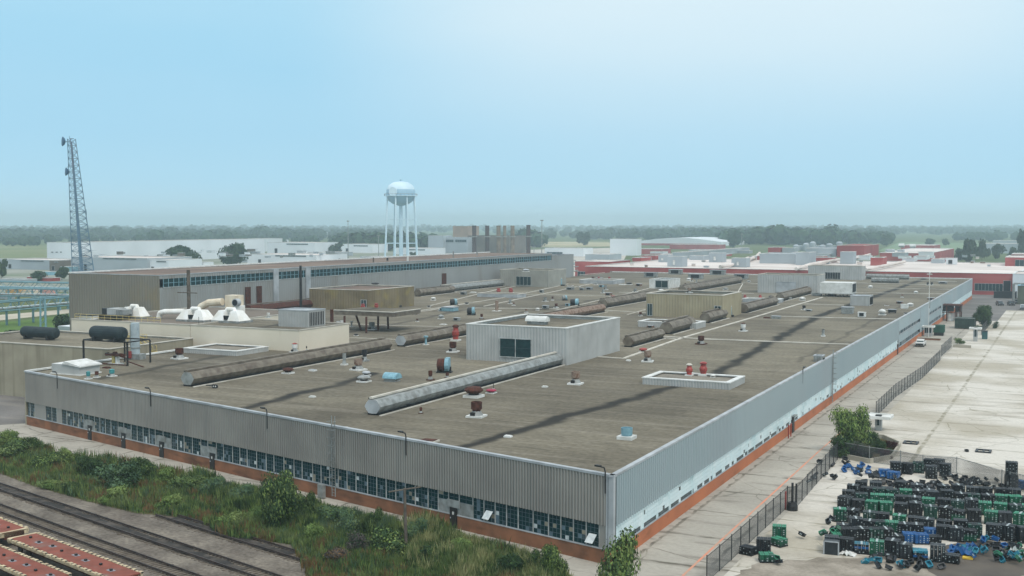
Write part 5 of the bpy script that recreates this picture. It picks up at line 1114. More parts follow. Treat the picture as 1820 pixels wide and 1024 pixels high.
KINDS_ = {
 'black': ([t_blk]*6, None), 'dark grey': ([t_gry]*6, t_gry), 'green': ([t_grn]*6, t_lgn), 'dark green': ([t_dgr]*6, t_blk), 'blue': ([t_blu]*4, None),
 'low black': ([t_blk]*3, t_gry), 'green and black': ([t_grn]*3+[t_blk]*2, t_blk), 'black and blue': ([t_blk,t_blk,t_blu,t_blk], t_cyn), 'low green': ([t_dgr,t_grn,t_grn], t_lgn), 'tall black': ([t_blk]*7, t_gry), 'tall green': ([t_dgr]*3+[t_grn]*3, t_lgn), 'tall grey': ([t_blk]*3+[t_gry]*4, t_gry), 'teal banded': ([t_blk,t_blu,t_blk,t_cyn], t_cyn)}
SP = {}
def mk_stack(kind, loc, label, rz, strap=False):
    key = (kind, strap)
    if key not in SP:
        lay, lid = KINDS_[kind]; pl, b, lb, zt = tote_stack(lay, lid=lid, cols=4 if len(SP)%3 else 3, seed=len(SP))
        t = thing('tote_stack', label, 'tote stack', loc, 'pallets of stacked plastic totes', rz)
        tt = b.build('totes', t); lb.build('labels', tt)
        pl.build('pallet', t)
        if strap: s_ = MB(); s_.box(-.09, .09, -TD/2, TD/2, zt+.036, zt+.055, t_lbl); s_.build('strap', t)
        SP[key] = t; return t
    return dup(SP[key], loc, label, rz=rz)
ordn = ['first','second','third','fourth','fifth','sixth','seventh','eighth','ninth','tenth','eleventh','twelfth','thirteenth','fourteenth','fifteenth','sixteenth','seventeenth','eighteenth','nineteenth','twentieth']
rr = random.Random(11)
# rows given by photo points of their two ends (front edge on the ground) and a list of kinds
rows = [
 ('front', (1478,978), (1692,1000), ['dark grey','black','black and blue','green','tall black','dark grey','teal banded','tall grey','low black']),
 ('second', (1488,962), (1660,966), ['low green','black','black','dark green','black','low black','blue','blue','low black']),
 ('third', (1500,945), (1720,962), ['low black','tall grey','black','dark green','green','black','black','blue','black','dark grey','green and black']),
 ('fourth', (1492,926), (1850,968), ['tall green','black','dark green','black','green','black','dark grey','black','tall black','dark green','tall black','tall grey','tall grey','dark grey']),
 ('fifth', (1500,908), (1870,940), ['tall grey','black','green','green','black','tall black','dark green','black','green and black','black','tall green','dark grey','green','green','black']),
 ('sixth', (1508,896), (1880,924), ['tall black','dark green','green','green','black','dark grey','tall green','black','dark green','tall grey','green','green','dark green','tall green','black','green']),
 ('seventh', (1515,886), (1880,908), ['tall black','black','dark green','dark green','green','black','dark grey','tall black','black','dark green','black','tall green','green','dark grey','black','black']),
 ('back', (1530,875), (1830,892), ['black','dark grey','low black','tall black','dark grey','low black','black','tall black','dark grey','black','black','dark grey','black'])]
for nm_, a, c_, ks in rows:
    pa, pb = P(*a), P(*c_); n_ = len(ks); d = (pb-pa)
    for i, k in enumerate(ks):
        loc = pa + d*(i/(max(1, n_-1))) + Vector((rr.uniform(-.14,.14), rr.uniform(-.2,.2), 0)); ang = math.atan2(d.y, d.x)+rr.gauss(0,.12)
        o = mk_stack(k, loc, '%s tote stack in the %s row of the big heap, %s from left' % (k, nm_, ordn[i]), ang, rr.random() < .4)
# stacks behind the scattered totes and at the edges
for i, (x, y, k) in enumerate([(1572,848,'blue'),(1592,843,'tall black'),(1588,852,'blue'),(1612,842,'black'),(1632,840,'dark green'),(1652,838,'tall black'),(1668,838,'tall black'),(1655,850,'tall grey'),(1680,846,'tall black')]):
    mk_stack(k, P(x,y), '%s tote stack standing in the rear loose heap, %s from left' % (k, ordn[i]), rr.uniform(-.2,.3))
for i, (x, y, k, l_) in enumerate([(1797,868,'tall black','upright behind the fence wire'),(1812,868,'blue','at the right picture edge behind the big heap'),(1835,872,'blue','just past the right picture edge'),(1385,958,'green','by the near fence at left'),(1384,970,'low green','in front of the green one by the near fence'),(1330,985,'low black','lowest at left by the near fence'),(1357,982,'black','beside the leftmost by the near fence'),(1362,998,'low green','nearest the bottom edge by the fence')]):
    mk_stack(k, P(x,y), '%s tote stack %s' % (k, l_), rr.uniform(-.5,.5))
q = mk_stack('tall black', P(1797,868)+Vector((0,0,1.59)), 'black tote stack piled on top of another behind the fence wire', .1)
# crumpled loose totes
def loose_proto(m, m2):
    b = MB(); w_, d, h = .62, .42, .3
    b.box(-w_/2, w_/2, -d/2, d/2, 0, .03, m)
    for x0, x1, y0, y1 in ((-w_/2,w_/2,-d/2,-d/2+.03),(-w_/2,w_/2,d/2-.03,d/2),(-w_/2,-w_/2+.03,-d/2+.03,d/2-.03),(w_/2-.03,w_/2,-d/2+.03,d/2-.03)): b.box(x0,x1,y0,y1,.03,h,m)
    b.box(-w_/2-.04, w_/2+.04, -d/2-.04, -d/2, h-.05, h, m2); b.box(-w_/2-.04, w_/2+.04, d/2, d/2+.04, h-.05, h, m2); b.box(-w_/2-.04,-w_/2,-d/2,d/2,h-.05,h,m2); b.box(w_/2,w_/2+.04,-d/2,d/2,h-.05,h,m2)
    b.box(-w_*.2, w_*.2, -d/2-.042, -d/2-.001, h*.35, h*.7, t_lbl); return b
LP = {}
def loose(col, loc, label, group, tilt=True):
    mm = {'black': (t_blk,t_gry), 'grey': (t_gry,t_gry), 'blue': (t_blu,t_blu), 'green': (t_grn,t_lgn), 'teal': (t_cyn,t_cyn)}[col]
    if col not in LP: o = loose_proto(*mm).build('loose_tote'); LP[col] = o
    else: o = LP[col].copy(); COL.objects.link(o)
    o.location = loc; o.rotation_euler = (rr.uniform(-.9,.9), rr.uniform(-.9,.9), rr.uniform(0,6.28)) if tilt else (0,0,rr.uniform(0,6.28))
    tag(o, label, 'tote', group); return o
def heap(n, pts, cols, desc, zmax=.5):
    P0 = [P(*p) for p in pts]
    for i in range(n):
        k = rr.randrange(len(P0)-1); q = P0[k].lerp(P0[k+1], rr.random()); q = q+Vector((rr.gauss(0,.9), rr.gauss(0,1.1), rr.uniform(.12, zmax))); c_ = rr.choice(cols)
        loose(c_, q, '%s loose tote %s' % (c_, desc), 'loose totes %s' % desc)
heap(62, [(1560,858),(1600,868),(1640,872),(1680,868)], ['black','grey','grey','black'], 'strewn in front of the rear tote heap')
heap(16, [(1512,834),(1545,842)], ['blue','blue','black'], 'scattered left of the rear tote heap', .3)
heap(10, [(1540,846),(1575,850)], ['grey','blue'], 'between scattered blue totes and rear heap', .4)
heap(30, [(1690,850),(1730,862),(1795,870)], ['black','black','grey'], 'trailing right along the wire fence', .3)
heap(22, [(1545,1000),(1600,1008),(1695,1006)], ['black','grey','teal'], 'lying along the front of the big heap', .3)
heap(22, [(1700,975),(1735,990),(1745,968)], ['blue','blue','grey','teal'], 'spilled in the gap of the big heap', .5)
heap(34, [(1770,990),(1800,1000),(1830,990),(1790,978)], ['green','grey','teal','black','grey'], 'heaped at the lower right corner', .8)
heap(14, [(1468,962),(1482,945)], ['grey','green','black'], 'slumped at the left end of the big heap', .7)
heap(5, [(1482,830),(1492,828)], ['black'], 'by the fence corner post'); heap(7, [(1455,855),(1468,848)], ['black','grey'], 'against the near fence')
heap(4, [(1345,998),(1375,990)], ['black','green'], 'around the stacks by the near fence', .3)
loose('black', P(1718,803)+Vector((0,0,.01)), 'black flat tote alone on the pale pavement right of the island', None, False); 
for (x, y, l_) in ((1619,788,'nearest the red shrubs'), (1748,803,'alone in the middle of the pavement')):
    t = thing('pallet_frame', 'black square pallet frame %s' % l_, 'pallet frame', P(x,y)); b = MB()
    for a in ((-1,1,-1,-.7),(-1,1,.7,1),(-1,-.7,-.7,.7),(.7,1,-.7,.7)): b.box(*a, .02,.2,t_blk)
    b.build('frame', t); b = MB(); b.box(-.1,.1,-.7,.7,.03,.15,t_gry); b.build('crossbar', t)
LP2 = MB(); LP2.box(-.45,.45,-.3,.3,.05,.2,mat('yellow plastic',(222,186,70),(200,164,60))); tag(LP2.build('yellow_lid', loc=P(1720,994)), 'yellow lid lying in front of the blue spilled totes', 'lid')
b = MB(); b.box(-.7,.7,-.5,.5,0,1.25,t_gry); b.box(-.6,.6,-.53,-.5,.1,1.15,t_gry)
for q_ in ((-.72,-.6,-.56,-.5),(.6,.72,-.56,-.5)): b.box(*q_,0,1.3,m_trim)
b.box(-.72,.72,-.57,-.501,1.2,1.3,m_trim); tag(b.build('wire_crate', loc=P(1478,984), rz=.1), 'pale framed crate standing at the left front of the heap', 'crate')
# tarp and rubbish
def rag(label, x, y, m, r=1.0, n=9, h=.5):
    rnd = random.Random(x); b = MB(); N_ = 9; V_ = [[(r*(i/N_-.5)*2*rnd.uniform(.8,1.1), r*(j/N_-.5)*1.4*rnd.uniform(.8,1.1), max(.02, h*rnd.random()*(1-abs(i/N_-.5)*1.8))) for j in range(N_+1)] for i in range(N_+1)]
    for i in range(N_):
        for j in range(N_): b.quad([V_[i][j],V_[i+1][j],V_[i+1][j+1],V_[i][j+1]], m)
    tag(b.build('plastic_sheet', loc=P(x,y)), label, 'plastic sheet')
rag('crumpled clear plastic sheet at the front left of the heap', 1505, 986, m_white, .9); rag('bright blue tarp crumpled before the spilled totes', 1708, 984, t_blu, 1.3, h=.9); rag('white plastic wrap tangled in the lower right heap', 1802, 992, m_white, .8, h=1.3); rag('pale bag on the blue tarp edge', 1726, 978, t_lbl, .5)
# ================= background =================
m_redw = mat('red metal wall', (170,84,80), (148,72,70), .08, 4, .7, .2, streak=((190,122,114), .5, (.05,.05,.2), .55)); m_wroof = mat('white membrane roof', (224,214,206), (198,188,180), .03, 5, .8, .2, streak=((168,152,142), .7, (.02,.06,1), .52)); m_wwall = mat('white factory wall', (224,228,230), (208,212,214), .03, 3, .7, .2); m_gwall = mat('grey factory wall', (166,174,178), (150,158,162), .05, 4, .7, .2); m_gb = mat('grey brown block wall', (116,108,98), (92,86,78), .08, 5, .8, .2); m_chim = mat('dark brick chimney', (78,56,48), (60,46,40), .3, 5, .9, .1); m_chim2 = mat('tan chimney', (134,118,98), (104,90,76), .3, 5, .9, .1)
def bb(label, xl, yb, xr, yt, xfar=None, dep=25, wall=m_wwall, roof=m_wroof, name='factory_hall', cat='building', z0=0, trim=m_white, wins=None, group=None):
    t, bx = pblock(name, label, cat, xl, yb, xr, yt, xfar, z0=z0, side=wall, roofm=roof, trimm=trim, dep=dep, cap=.2, trimw=.8, group=group)
    for w_ in (wins or []): fwin(t, bx, *w_)
    return t, bx
# red works to the right and behind
t, bx = bb('long red walled works with a white roof behind the factory', 1040, 506, 1812, 473.5, dep=150, wall=m_redw, name='red_works', wins=[(1735,1785,504,517,8),(1786,1799,499,518,1,'door',m_dark)])
RZ = bx[5]-.15
bb('small white rooftop penthouse with a dark door on the red works', 1681, 470, 1700, 459, z0=RZ, dep=5, wins=[(1687,1694,462,469,1,'door',m_dark)], name='rooftop_penthouse', cat='penthouse')
bb('red block with low base windows left of the red works', 1022, 494, 1083, 464.5, 1120, wall=m_redw, name='red_block', wins=[(1027,1078,483,493,9)])
bb('low red annex in front of the left red block', 1071, 499, 1150, 488, dep=20, wall=m_redw, name='red_annex')
for x_, y_, x2, yt, l_ in ((1186,474,1213,456,'second from left'), (1260,466,1284,450,'in the middle'), (1300,475,1326,459,'nearest to the red band'), (1170,466,1187,453,'leftmost')):
    t, b_ = bb('grey square rooftop penthouse on the white roof, %s' % l_, x_, y_, x2, yt, z0=RZ, dep=8, wall=m_gwall, roof=m_gwall, name='rooftop_penthouse', cat='penthouse', wins=[((x_+x2)/2-3,(x_+x2)/2+1,yt+6,y_-3,1,'door',m_white)])
bb('long grey roof monitor running back over the white roof', 1195, 459, 1212, 449, 1332, z0=RZ, wall=m_gwall, name='roof_monitor', cat='roof monitor')
bb('wide grey rooftop block in the middle of the white roof', 1350, 468, 1413, 451, z0=RZ, dep=30, wall=m_gwall, roof=m_gwall, name='rooftop_block'); bb('grey rooftop block joined right of the wide grey one', 1414, 471, 1438, 449, z0=RZ, dep=18, wall=m_gwall, roof=m_gwall, name='rooftop_block'); bb('grey rooftop block with red end further back', 1432, 456, 1486, 441.5, z0=RZ, dep=40, wall=m_gwall, roof=m_gwall, name='rooftop_block')
bb('red tall block behind the white duct runs', 1487, 457, 1536, 436.5, dep=60, z0=RZ, wall=m_redw, roof=m_redw, name='red_block', trim=m_stripe); bb('small red block left of the tank cluster', 1365, 449, 1385, 440, z0=RZ, dep=20, wall=m_redw, roof=m_redw, name='red_block'); bb('grey square housing in the white duct runs', 1493, 469, 1516, 448, z0=RZ, dep=10, wall=m_gwall, roof=m_gwall, name='rooftop_penthouse', cat='penthouse')
bb('small red block left of the long right red hall', 1547, 472, 1569, 458, z0=RZ, dep=14, wall=m_redw, name='red_block'); bb('long red hall with white roof right of centre', 1563, 474, 1652, 449.5, 1695, wall=m_redw, name='red_hall'); bb('farther red hall with two white roof units', 1601, 450, 1660, 436, dep=60, wall=m_redw, name='red_hall'); bb('red block at the right edge with a dark bay', 1786, 487, 1830, 457.5, z0=5, dep=40, wall=m_redw, name='red_block', wins=[(1806,1822,462,480,2)]); bb('second red block behind the right edge one', 1797, 474, 1840, 452, dep=40, wall=m_redw, name='red_block')
for i, (x_, y_) in enumerate(((1602,440),(1622,441))): v_hood('white curved unit on the farther red hall roof, %s of two' % ('left','right')[i], x_, y_, 10, 7, m_white, z0=7.5, ribsn=2)
t, _ = bb('white end wall building at the right picture edge', 1799, 529, 1830, 487, dep=30, name='white_shed', cat='shed')
bb('olive mesh sided container at the right edge behind parked cars', 1808, 541, 1835, 508, dep=10, wall=mat('olive mesh', (96,100,84),(80,84,72),.5,4), roof=m_galv, name='mesh_container', cat='container', trim=m_ltblue)
bb('dark screened fence enclosure before the red works', 1766, 530, 1806, 519, dep=6, wall=m_dark, roof=m_wroof, name='screen_enclosure', cat='enclosure', trim=m_dark)
b = MB(); p = P(1801,536); h = zat(p.x,p.y,504); b.tube((0,0,0),(0,0,h),.5,m_galv,6); b.tube((0,0,h),(9,0,h),.4,m_galv,6); tag(b.build('pipe_portal', loc=p), 'grey steel pipe frame in front of the white end wall', 'frame')
rc = random.Random(15)
for i in range(44):
    x_ = rc.uniform(135, 590); zz_ = rc.uniform(8, 14); y_ = rc.uniform(447, 460)
    o = v_box('small unit on the roofs of the white works at far left', x_, y_, rc.uniform(4,14), rc.uniform(2.5,6), rc.choice([m_wwall, m_gwall, m_galv, m_gb]), z0=zz_*.7, nm='roof_unit', cat='roof unit', grille=False); o['group'] = 'small units on the white works at far left'
rc = random.Random(33)
for i in range(34):
    x_ = rc.uniform(1120, 1680); y_ = rc.uniform(449, 466); w_ = rc.uniform(8,26)
    if 1480 < x_ < 1545: continue
    t_, _ = bb('small block crowded onto the far roofs of the red works', x_, y_, x_+w_, y_-rc.uniform(3,7), dep=rc.uniform(6,20), wall=rc.choice([m_gwall, m_redw, m_wwall, m_gwall]), name='rooftop_block', z0=RZ, group='small blocks crowded onto the far roofs')
# white ducts crawling over the white roof
def roofduct(label, pts, r=.8):
    P0 = [P(x,y,RZ+1.4) for x, y in pts]; t = thing('white_duct', label, 'duct', P0[0]); b = MB(); elbow(b, P0, r, m_wroof, 8); wp(b, 'pipe', t)
roofduct('white duct run left of the grey square housing', [(1415,478),(1440,470),(1492,461)]); roofduct('white duct run right of the grey square housing', [(1516,460),(1540,454),(1552,450)]); roofduct('lowest white duct run before the red hall', [(1538,479),(1575,472),(1608,465)]); roofduct('white duct pile left on the white roof', [(1280,474),(1300,471),(1330,458)]); roofduct('white duct beside the wide grey block', [(1330,462),(1345,456),(1350,450)],1.)
t = thing('tank_cluster', 'pale grey cluster of round tanks on the far white roof', 'tanks', P(1415,446,RZ)); 
for k in range(6): b = MB(); b.lathe([(2.6,0),(2.6,4+1.2*(k%3)),(1.2,5+1.3*(k%3))], m_gwall, (k*6.5, (k%2)*6, 0), 12); b.build('tank', t)
b = MB(); b.box(-4,40,8,20,0,4,m_gwall); b.build('housing', t)
# small clutter on the white roof
rc = random.Random(5)
for i in range(46):
    x_, y_ = rc.uniform(1110,1780), rc.uniform(455,476)
    if not any(a < x_ < b2 for a, b2 in ((1160,1216),(1255,1330),(1345,1440),(1485,1520),(1540,1700),(1680,1702))):
        v_box('tiny pale roof unit on the white roof of the red works', x_, y_, rc.uniform(4,9), rc.uniform(2.5,5), rc.choice([m_wroof, m_gwall, m_galv, m_rust_l]), z0=RZ, nm='roof_unit', cat='roof unit', grille=False)['group'] = 'tiny units on the white works roof'
# white buildings behind
bb('big windowless white cube building behind the red works', 1084, 454, 1131, 425, 1140, dep=60, name='white_building'); bb('low long white building behind the pipe racks', 968, 455, 1036, 441, dep=25, name='white_building', wins=[(972,1000,448,453,5)])
bb('grey low shed between white building and red block', 1040, 462, 1082, 452, dep=30, name='grey_shed', cat='shed', wall=m_gwall)
p = P(1131,436,0); t = thing('white_dome_hall', 'long white hall with a low arched roof on the horizon right of centre', 'hall', p); b = MB(); x1_ = onY(1283, p.y); zt = zat(p.x, p.y, 427); W_ = x1_-p.x
prof_ = [Vector((0,0,0)),Vector((W_,0,0)),Vector((W_,0,zt*.75))]+[Vector((W_*(1-k/8),0,zt*.75+ (zt*.85)*sin(pi*k/8)*.9)) for k in range(1,8)]+[Vector((0,0,zt*.75))]
b.prism(prof_, (0,0,0), (0,120,0), m_wwall); b.build('shell', t); b = MB(); b.box(W_*.05,W_*.95,-.5,-.1,0,zt*.4,m_redw); b.build('wall_band', t)
bb('red low building before the arched white hall', 1131, 452, 1175, 442.5, dep=30, wall=m_redw, name='red_block'); bb('red strip building right before the arched white hall', 1190, 443, 1277, 434.5, dep=30, wall=m_redw, name='red_block')
# left white works
bb('very long white works with a grey band, behind the radio tower', 84, 470, 127, 431, 471, name='white_works', wins=[(90,94,447.5,449,1),(98,102,447.5,449,1),(106,109,447.5,449,1)])
q = P(127,470); b = MB(); xx = onY(127,q.y); ye = onX(470, xx); b.box(xx+.12, xx+.3, q.y+8, ye, 12.2, 14.2, m_gwall); tag(b.build('wall_band'), 'grey band under the roof of the long white works', 'wall band')
for (x_,y_,x2,yt,l_,mm,dp) in ((128,483,262,457,'long pale grey hall in front of the long white works',m_gwall,40),(262,486,300,462,'white block with a dark door left of the round trees',m_wwall,30),(362,455,398,438,'grey block on the white works roofline',m_gwall,20),(440,470,562,452,'low white works right of the dark trees',m_wwall,40),(475,452,560,431,'white two storey works right of the radio tower hall',m_wwall,40),(440,447,472,424,'tall white block with high windows',m_wwall,30),(534,466,565,449,'white block near the small white hall',m_wwall,15),(606,449,662,434,'white hall standing alone left of the water tower',m_wwall,30),(0,478,90,461,'grey long shed at the left picture edge',m_gwall,30),(88,482,105,463,'dark purple grey block before the white works',m_gb,10),(108,484,122,474,'teal shed beside the purple grey block',m_ltblue,8),(700,452,765,441,'white low works behind the water tower',m_wwall,30),(568,455,606,448,'flat grey warehouse left of the white hall',m_gwall,20),(340,478,362,466,'pale shed between the two round trees',m_wwall,10)):
    bb(l_, x_, y_, x2, yt, dep=dp, wall=mm, name='works_building', wins=[(x_+(x2-x_)*.15, x_+(x2-x_)*.15+5, (y_+yt)/2, y_-1, 1, 'door', m_dark), (x_+(x2-x_)*.4, x_+(x2-x_)*.85, yt+2.2, yt+4, 6)])
# power house with chimneys
t, bx = bb('grey brown power house with dark walls below the chimneys', 831, 450, 905, 419, dep=40, wall=m_gb, roof=m_gb, name='power_house', trim=m_gb); bb('tan upper tower block of the power house', 805, 440, 832, 402, dep=30, wall=mat('tan brick tower',(168,140,118),(148,124,106),.1,4), roof=m_gb, name='tower_block', trim=m_gwall); bb('pale grey wing of the power house with high windows', 787, 450, 831, 422, dep=30, wall=m_gwall, roof=m_gwall, name='power_house_wing', wins=[(787,806,426,430.5,5),(809,829,426,430.5,5)]); bb('leftmost grey wing of the power house', 761, 450, 787, 419, dep=20, wall=m_gwall, roof=m_gb, name='power_house_wing')
def chimney(label, x, yb, yt, wpx, m):
    p = P(x, yb); u = 1/ppm(p); h = zat(p.x, p.y, yt); t = thing('chimney', label, 'chimney', p); b = MB(); b.lathe([(wpx*u*.55,0),(wpx*u*.48,h*.97),(wpx*u*.53,h*.975),(wpx*u*.53,h)], m, n=12); b.build('shaft', t); b = MB(); b.lathe([(wpx*u*.75,h*.62),(wpx*u*.75,h*.65)], m_galv, n=12); b.build('platform', t)
for x_, m_, l_ in ((843,m_chim,'darkest brown chimney, leftmost of six'), (866,m_chim,'dark brown chimney, second of six'), (886,m_chim2,'tan chimney, third of six'), (897,m_chim2,'thin tan chimney, fourth of six'), (911,m_chim2,'tan chimney, fifth of six'), (939,m_chim,'widest brown chimney, standing apart at right')):
    chimney(l_, x_, 455, 401 if x_ < 939 else 400, 5.6 if x_ == 897 else 7.4, m_)
# water tower
p = P(713, 470); d_ = 1/ppm(p); t = thing('water_tower', 'white and pale blue multi legged water tower with rounded tank', 'water tower', p); ht = zat(p.x,p.y,322); hb_ = zat(p.x,p.y,366); rad = 26*d_
m_wt = mat('pale blue tank paint', (150,186,206), (166,198,214), .08, 4, .5, .4); m_wt2 = mat('white tank top', (214,232,240), (190,214,226), .08, 4, .5, .4)
zm = zat(p.x,p.y,349); b = MB(); b.lathe([(rad*.15,hb_),(rad*.55,hb_+(zm-hb_)*.2),(rad*.86,hb_+(zm-hb_)*.55),(rad*.97,zm),(rad,zm+(ht-zm)*.12),(rad*.97,zm+(ht-zm)*.45),(rad*.82,zm+(ht-zm)*.72),(rad*.5,ht-(ht-zm)*.08),(0,ht)], m_wt, n=32, ms=[m_wt,m_wt,m_wt,m_wt,m_wt,m_wt2,m_wt2,m_wt2]); b.build('tank', t, smooth=True)
b = MB(); b.lathe([(rad*1.02,zm),(rad*1.13,zm+.1),(rad*1.13,zm+.5),(rad*1.02,zm+.5)], m_wt2, n=32); 
for k in range(24): a = 2*pi*k/24; b.tube((rad*1.12*cos(a),rad*1.12*sin(a),zm+.4),(rad*1.12*cos(a),rad*1.12*sin(a),zm+1.7),.12,m_galv,4); a2 = 2*pi*(k+1)/24; b.tube((rad*1.12*cos(a),rad*1.12*sin(a),zm+1.7),(rad*1.12*cos(a2),rad*1.12*sin(a2),zm+1.7),.12,m_galv,4)
b.build('walkway', t); b = MB(); b.lathe([(.3,0),(.9,.6),(.9,1.6),(.2,2.2)], m_wt, (0,0,ht-.3), 10); b.build('finial', t)
b = MB(); b.lathe([(2.1,0),(1.5,6),(1.4,hb_+1)], m_wt2, n=14); b.build('riser', t)
for k in range(8):
    a = 2*pi*k/8+.2; b = MB(); b.tube((rad*1.2*cos(a),rad*1.2*sin(a),0),(rad*.98*cos(a),rad*.98*sin(a),zm),.62,m_wt2,8,.52); b.build('leg', t)
for z_ in (16, 34):
    b = MB(); r_ = rad*(1.2-.22*z_/zm)
    for k in range(8): a = 2*pi*k/8+.2; a2 = a+2*pi/8; b.tube((r_*cos(a),r_*sin(a),z_),(r_*cos(a2),r_*sin(a2),z_),.2,m_wt2,5)
    b.build('brace_ring', t)
# round pale disc on the tank facing the camera
an = math.atan2(-p.y,-p.x)-.55; nx, ny = cos(an), sin(an); zc_ = zat(p.x,p.y,341.5); b = MB(); q = Vector((nx,ny,0)).to_track_quat('Z','Y'); b.lathe([(3.5,0),(3.5,.6)], m_wt2, n=20, T=lambda v: q @ Vector(v) + Vector((nx*rad*.97,ny*rad*.97,zc_))); b.build('round_emblem', t)
# radio tower
p = P(148, 505); u = 1/ppm(p); h = zat(p.x,p.y,246); wb = 37*u; wt = 13*u; t = thing('radio_tower', 'tall open lattice radio tower with two dish antennas', 'radio tower', p)
m_lat = mat('galvanised lattice steel', (92,124,146), (76,104,124), .5, 3, .6, .4, streak=((130,88,78), .6, (.05,.05,.03), .5))
off = Vector((-1.9*wb*.28, 0, 0))
def corner(k, f_): a = 2*pi*k/3+1.2; r_ = (wb+(wt-wb)*f_)*.6; return Vector((r_*cos(a), r_*sin(a), h*f_)) + Vector((-22*u*f_,0,0))
for k in range(3): b = MB(); b.tube(corner(k,0), corner(k,1), .26, m_lat, 6, .18); b.build('leg', t)
b = MB(); nseg = 22; fs = [1-(1-i/nseg)**1 for i in range(nseg+1)]
for i in range(nseg):
    for k in range(3): k2 = (k+1)%3; b.tube(corner(k,fs[i]), corner(k2,fs[i]), .11, m_lat, 4); b.tube(corner(k,fs[i]), corner(k2,fs[i+1]), .1, m_lat, 4); b.tube(corner(k2,fs[i]), corner(k,fs[i+1]), .1, m_lat, 4)
b.build('bracing', t)
b = MB(); b.tube((0,0,0), Vector((-22*u,0,h*.98)), .75, m_lat, 6, .5); b.build('cable_ladder', t)
def dish(f_, dx, r_):
    c_ = Vector((-22*u*f_-dx, -1.5, h*f_)); b = MB(); dirv = Vector((-.55,-.85,.05)).normalized(); q = dirv.to_track_quat('Z','Y'); b.lathe([(0,-.2),(r_*.6,.3),(r_,1.3),(r_*.96,1.5),(0,1.7)], mat('dark blue grey dish', (30,84,118),(26,70,100),1,3,.5,.4), n=18, T=lambda v: q @ Vector(v) + c_); b.tube(c_, c_+Vector((dx,1.5,0)), .2, m_lat, 5); b.build('dish', t)
dish((h*1.0-1.5)/h, 6.0*u*1.5, 2.5); dish((505-305)/(505-246)*1.0, 5*u*1.4, 2.1)
b = MB(); fA = (505-296)/(505-246.)
b.tube((-22*u*fA-16*u,0,h*fA),(-22*u*fA+4*u,0,h*fA),.13,m_lat,4); b.tube((-26*u,0,h),(-16*u,0,h),.2,m_lat,4); b.tube((-26*u,0,h),(-26*u,0,h+1.4),.15,m_lat,4)
for fy, dx in ((378,10),(376,10),(389,8),(407,9)): f_ = (505-fy)/259; b.tube(((18-34*f_)*u,0,h*f_),((18-34*f_+dx)*u,0,h*f_),.13,m_lat,4); b.tube(((18-34*f_+dx)*u,0,h*f_-1.2),((18-34*f_+dx)*u,0,h*f_+1.2),.11,m_lat,4)
b.build('antenna_arm', t)
# light poles
for x_, yb, yt, l_ in ((619,462,394,'tall thin floodlight mast left of the water tower'),(673,460,420,'thin lamp post right of the floodlight mast'),(963,470,393,'thin mast right of the chimneys'),(1318,452,417,'thin mast before the dark tree line'),(949,462,440,'short mast beside the hall end'),(262,458,430,'mast rising over the long white works, left'),(287,458,430,'mast over the long white works, middle'),(386,455,428,'mast over the long white works, right'),(1552,455,440,'thin mast near the right red hall')):
    p = P(x_, yb); h = zat(p.x,p.y,yt); t = thing('light_mast', l_, 'mast', p); b = MB(); b.lathe([(.4,0),(.25,h)], m_galv, n=6); b.build('shaft', t); b = MB(); b.box(-1.2,1.2,-.2,.2,h,h+.8,m_galv); b.build('lamp', t)
# pipe racks on the left
def rack(label, pa, pb, zt_, m=mat('faded blue green steel', (116,150,158), (100,130,138), .5, 4), n_=9, grp='steel pipe racks on the left'):
    a, c_ = P(*pa, zt_), P(*pb, zt_); t = thing('pipe_rack', label, 'pipe rack', (a.x,a.y,0), grp)
    d = (c_-a).normalized(); s_ = Vector((-d.y,d.x,0))*2.5; dn = Vector((0,0,-2.6)); Ln = (c_-a).length; b = MB()
    for sv_ in (-s_, s_):
        for dz in (Vector((0,0,0)), dn): b.tube(a+sv_+dz, c_+sv_+dz, .22, m, 4)
        k = n_*2
        for i in range(k): q0 = a.lerp(c_, i/k)+sv_; q1 = a.lerp(c_, (i+1)/k)+sv_; b.tube(q0 if i%2 else q0+dn, q1+dn if i%2 else q1, .12, m, 4)
    wp(b, 'truss', t); b = MB()
    for k in range(3): o_ = s_*(.6*k-.6); b.tube(a+o_+dn*.8, c_+o_+dn*.8, .3, random.choice([m_galv, m_white, m_ltblue]), 6)
    wp(b, 'pipe', t)
    for i in range(0, n_+1, 2):
        q0 = a.lerp(c_, i/n_); b = MB()
        for sv_ in (-s_, s_): b.box(q0.x+sv_.x-.25,q0.x+sv_.x+.25,q0.y+sv_.y-.25,q0.y+sv_.y+.25,0,zt_-2.6,m)
        wp(b, 'leg', t)
m_rack = mat('faded blue green steel', (116,150,158), (100,130,138), .5, 4)
rack('nearest pale blue pipe rack crossing left of the tall hall', (-80,543), (135,526), 7.5); rack('second pale blue pipe rack behind the nearest one', (-60,512), (135,514), 7.5); rack('farthest pale blue pipe rack by the parked rail cars', (-60,499), (130,503), 7.5)
rack('grey green pipe rack between the hall end and the red block', (942,460), (1018,463), 8, m_galv, 7); rack('lower grey pipe rack before the red block', (945,470), (1022,474), 8, m_galv, 7)
t = thing('steel_pylon', 'pale blue steel support tower behind the tan annex roof', 'pylon', P(77,587)); h = zat(P(77,587).x,P(77,587).y,528); b = MB()
for sx in (-1.1,1.1): b.tube((sx,0,0),(sx*.8,0,h),.28,m_ltblue,5)
for k in range(6): b.tube((-1.1,0,h*k/6),(1.0,0,h*(k+1)/6),.1,m_ltblue,4)
b.build('frame', t)
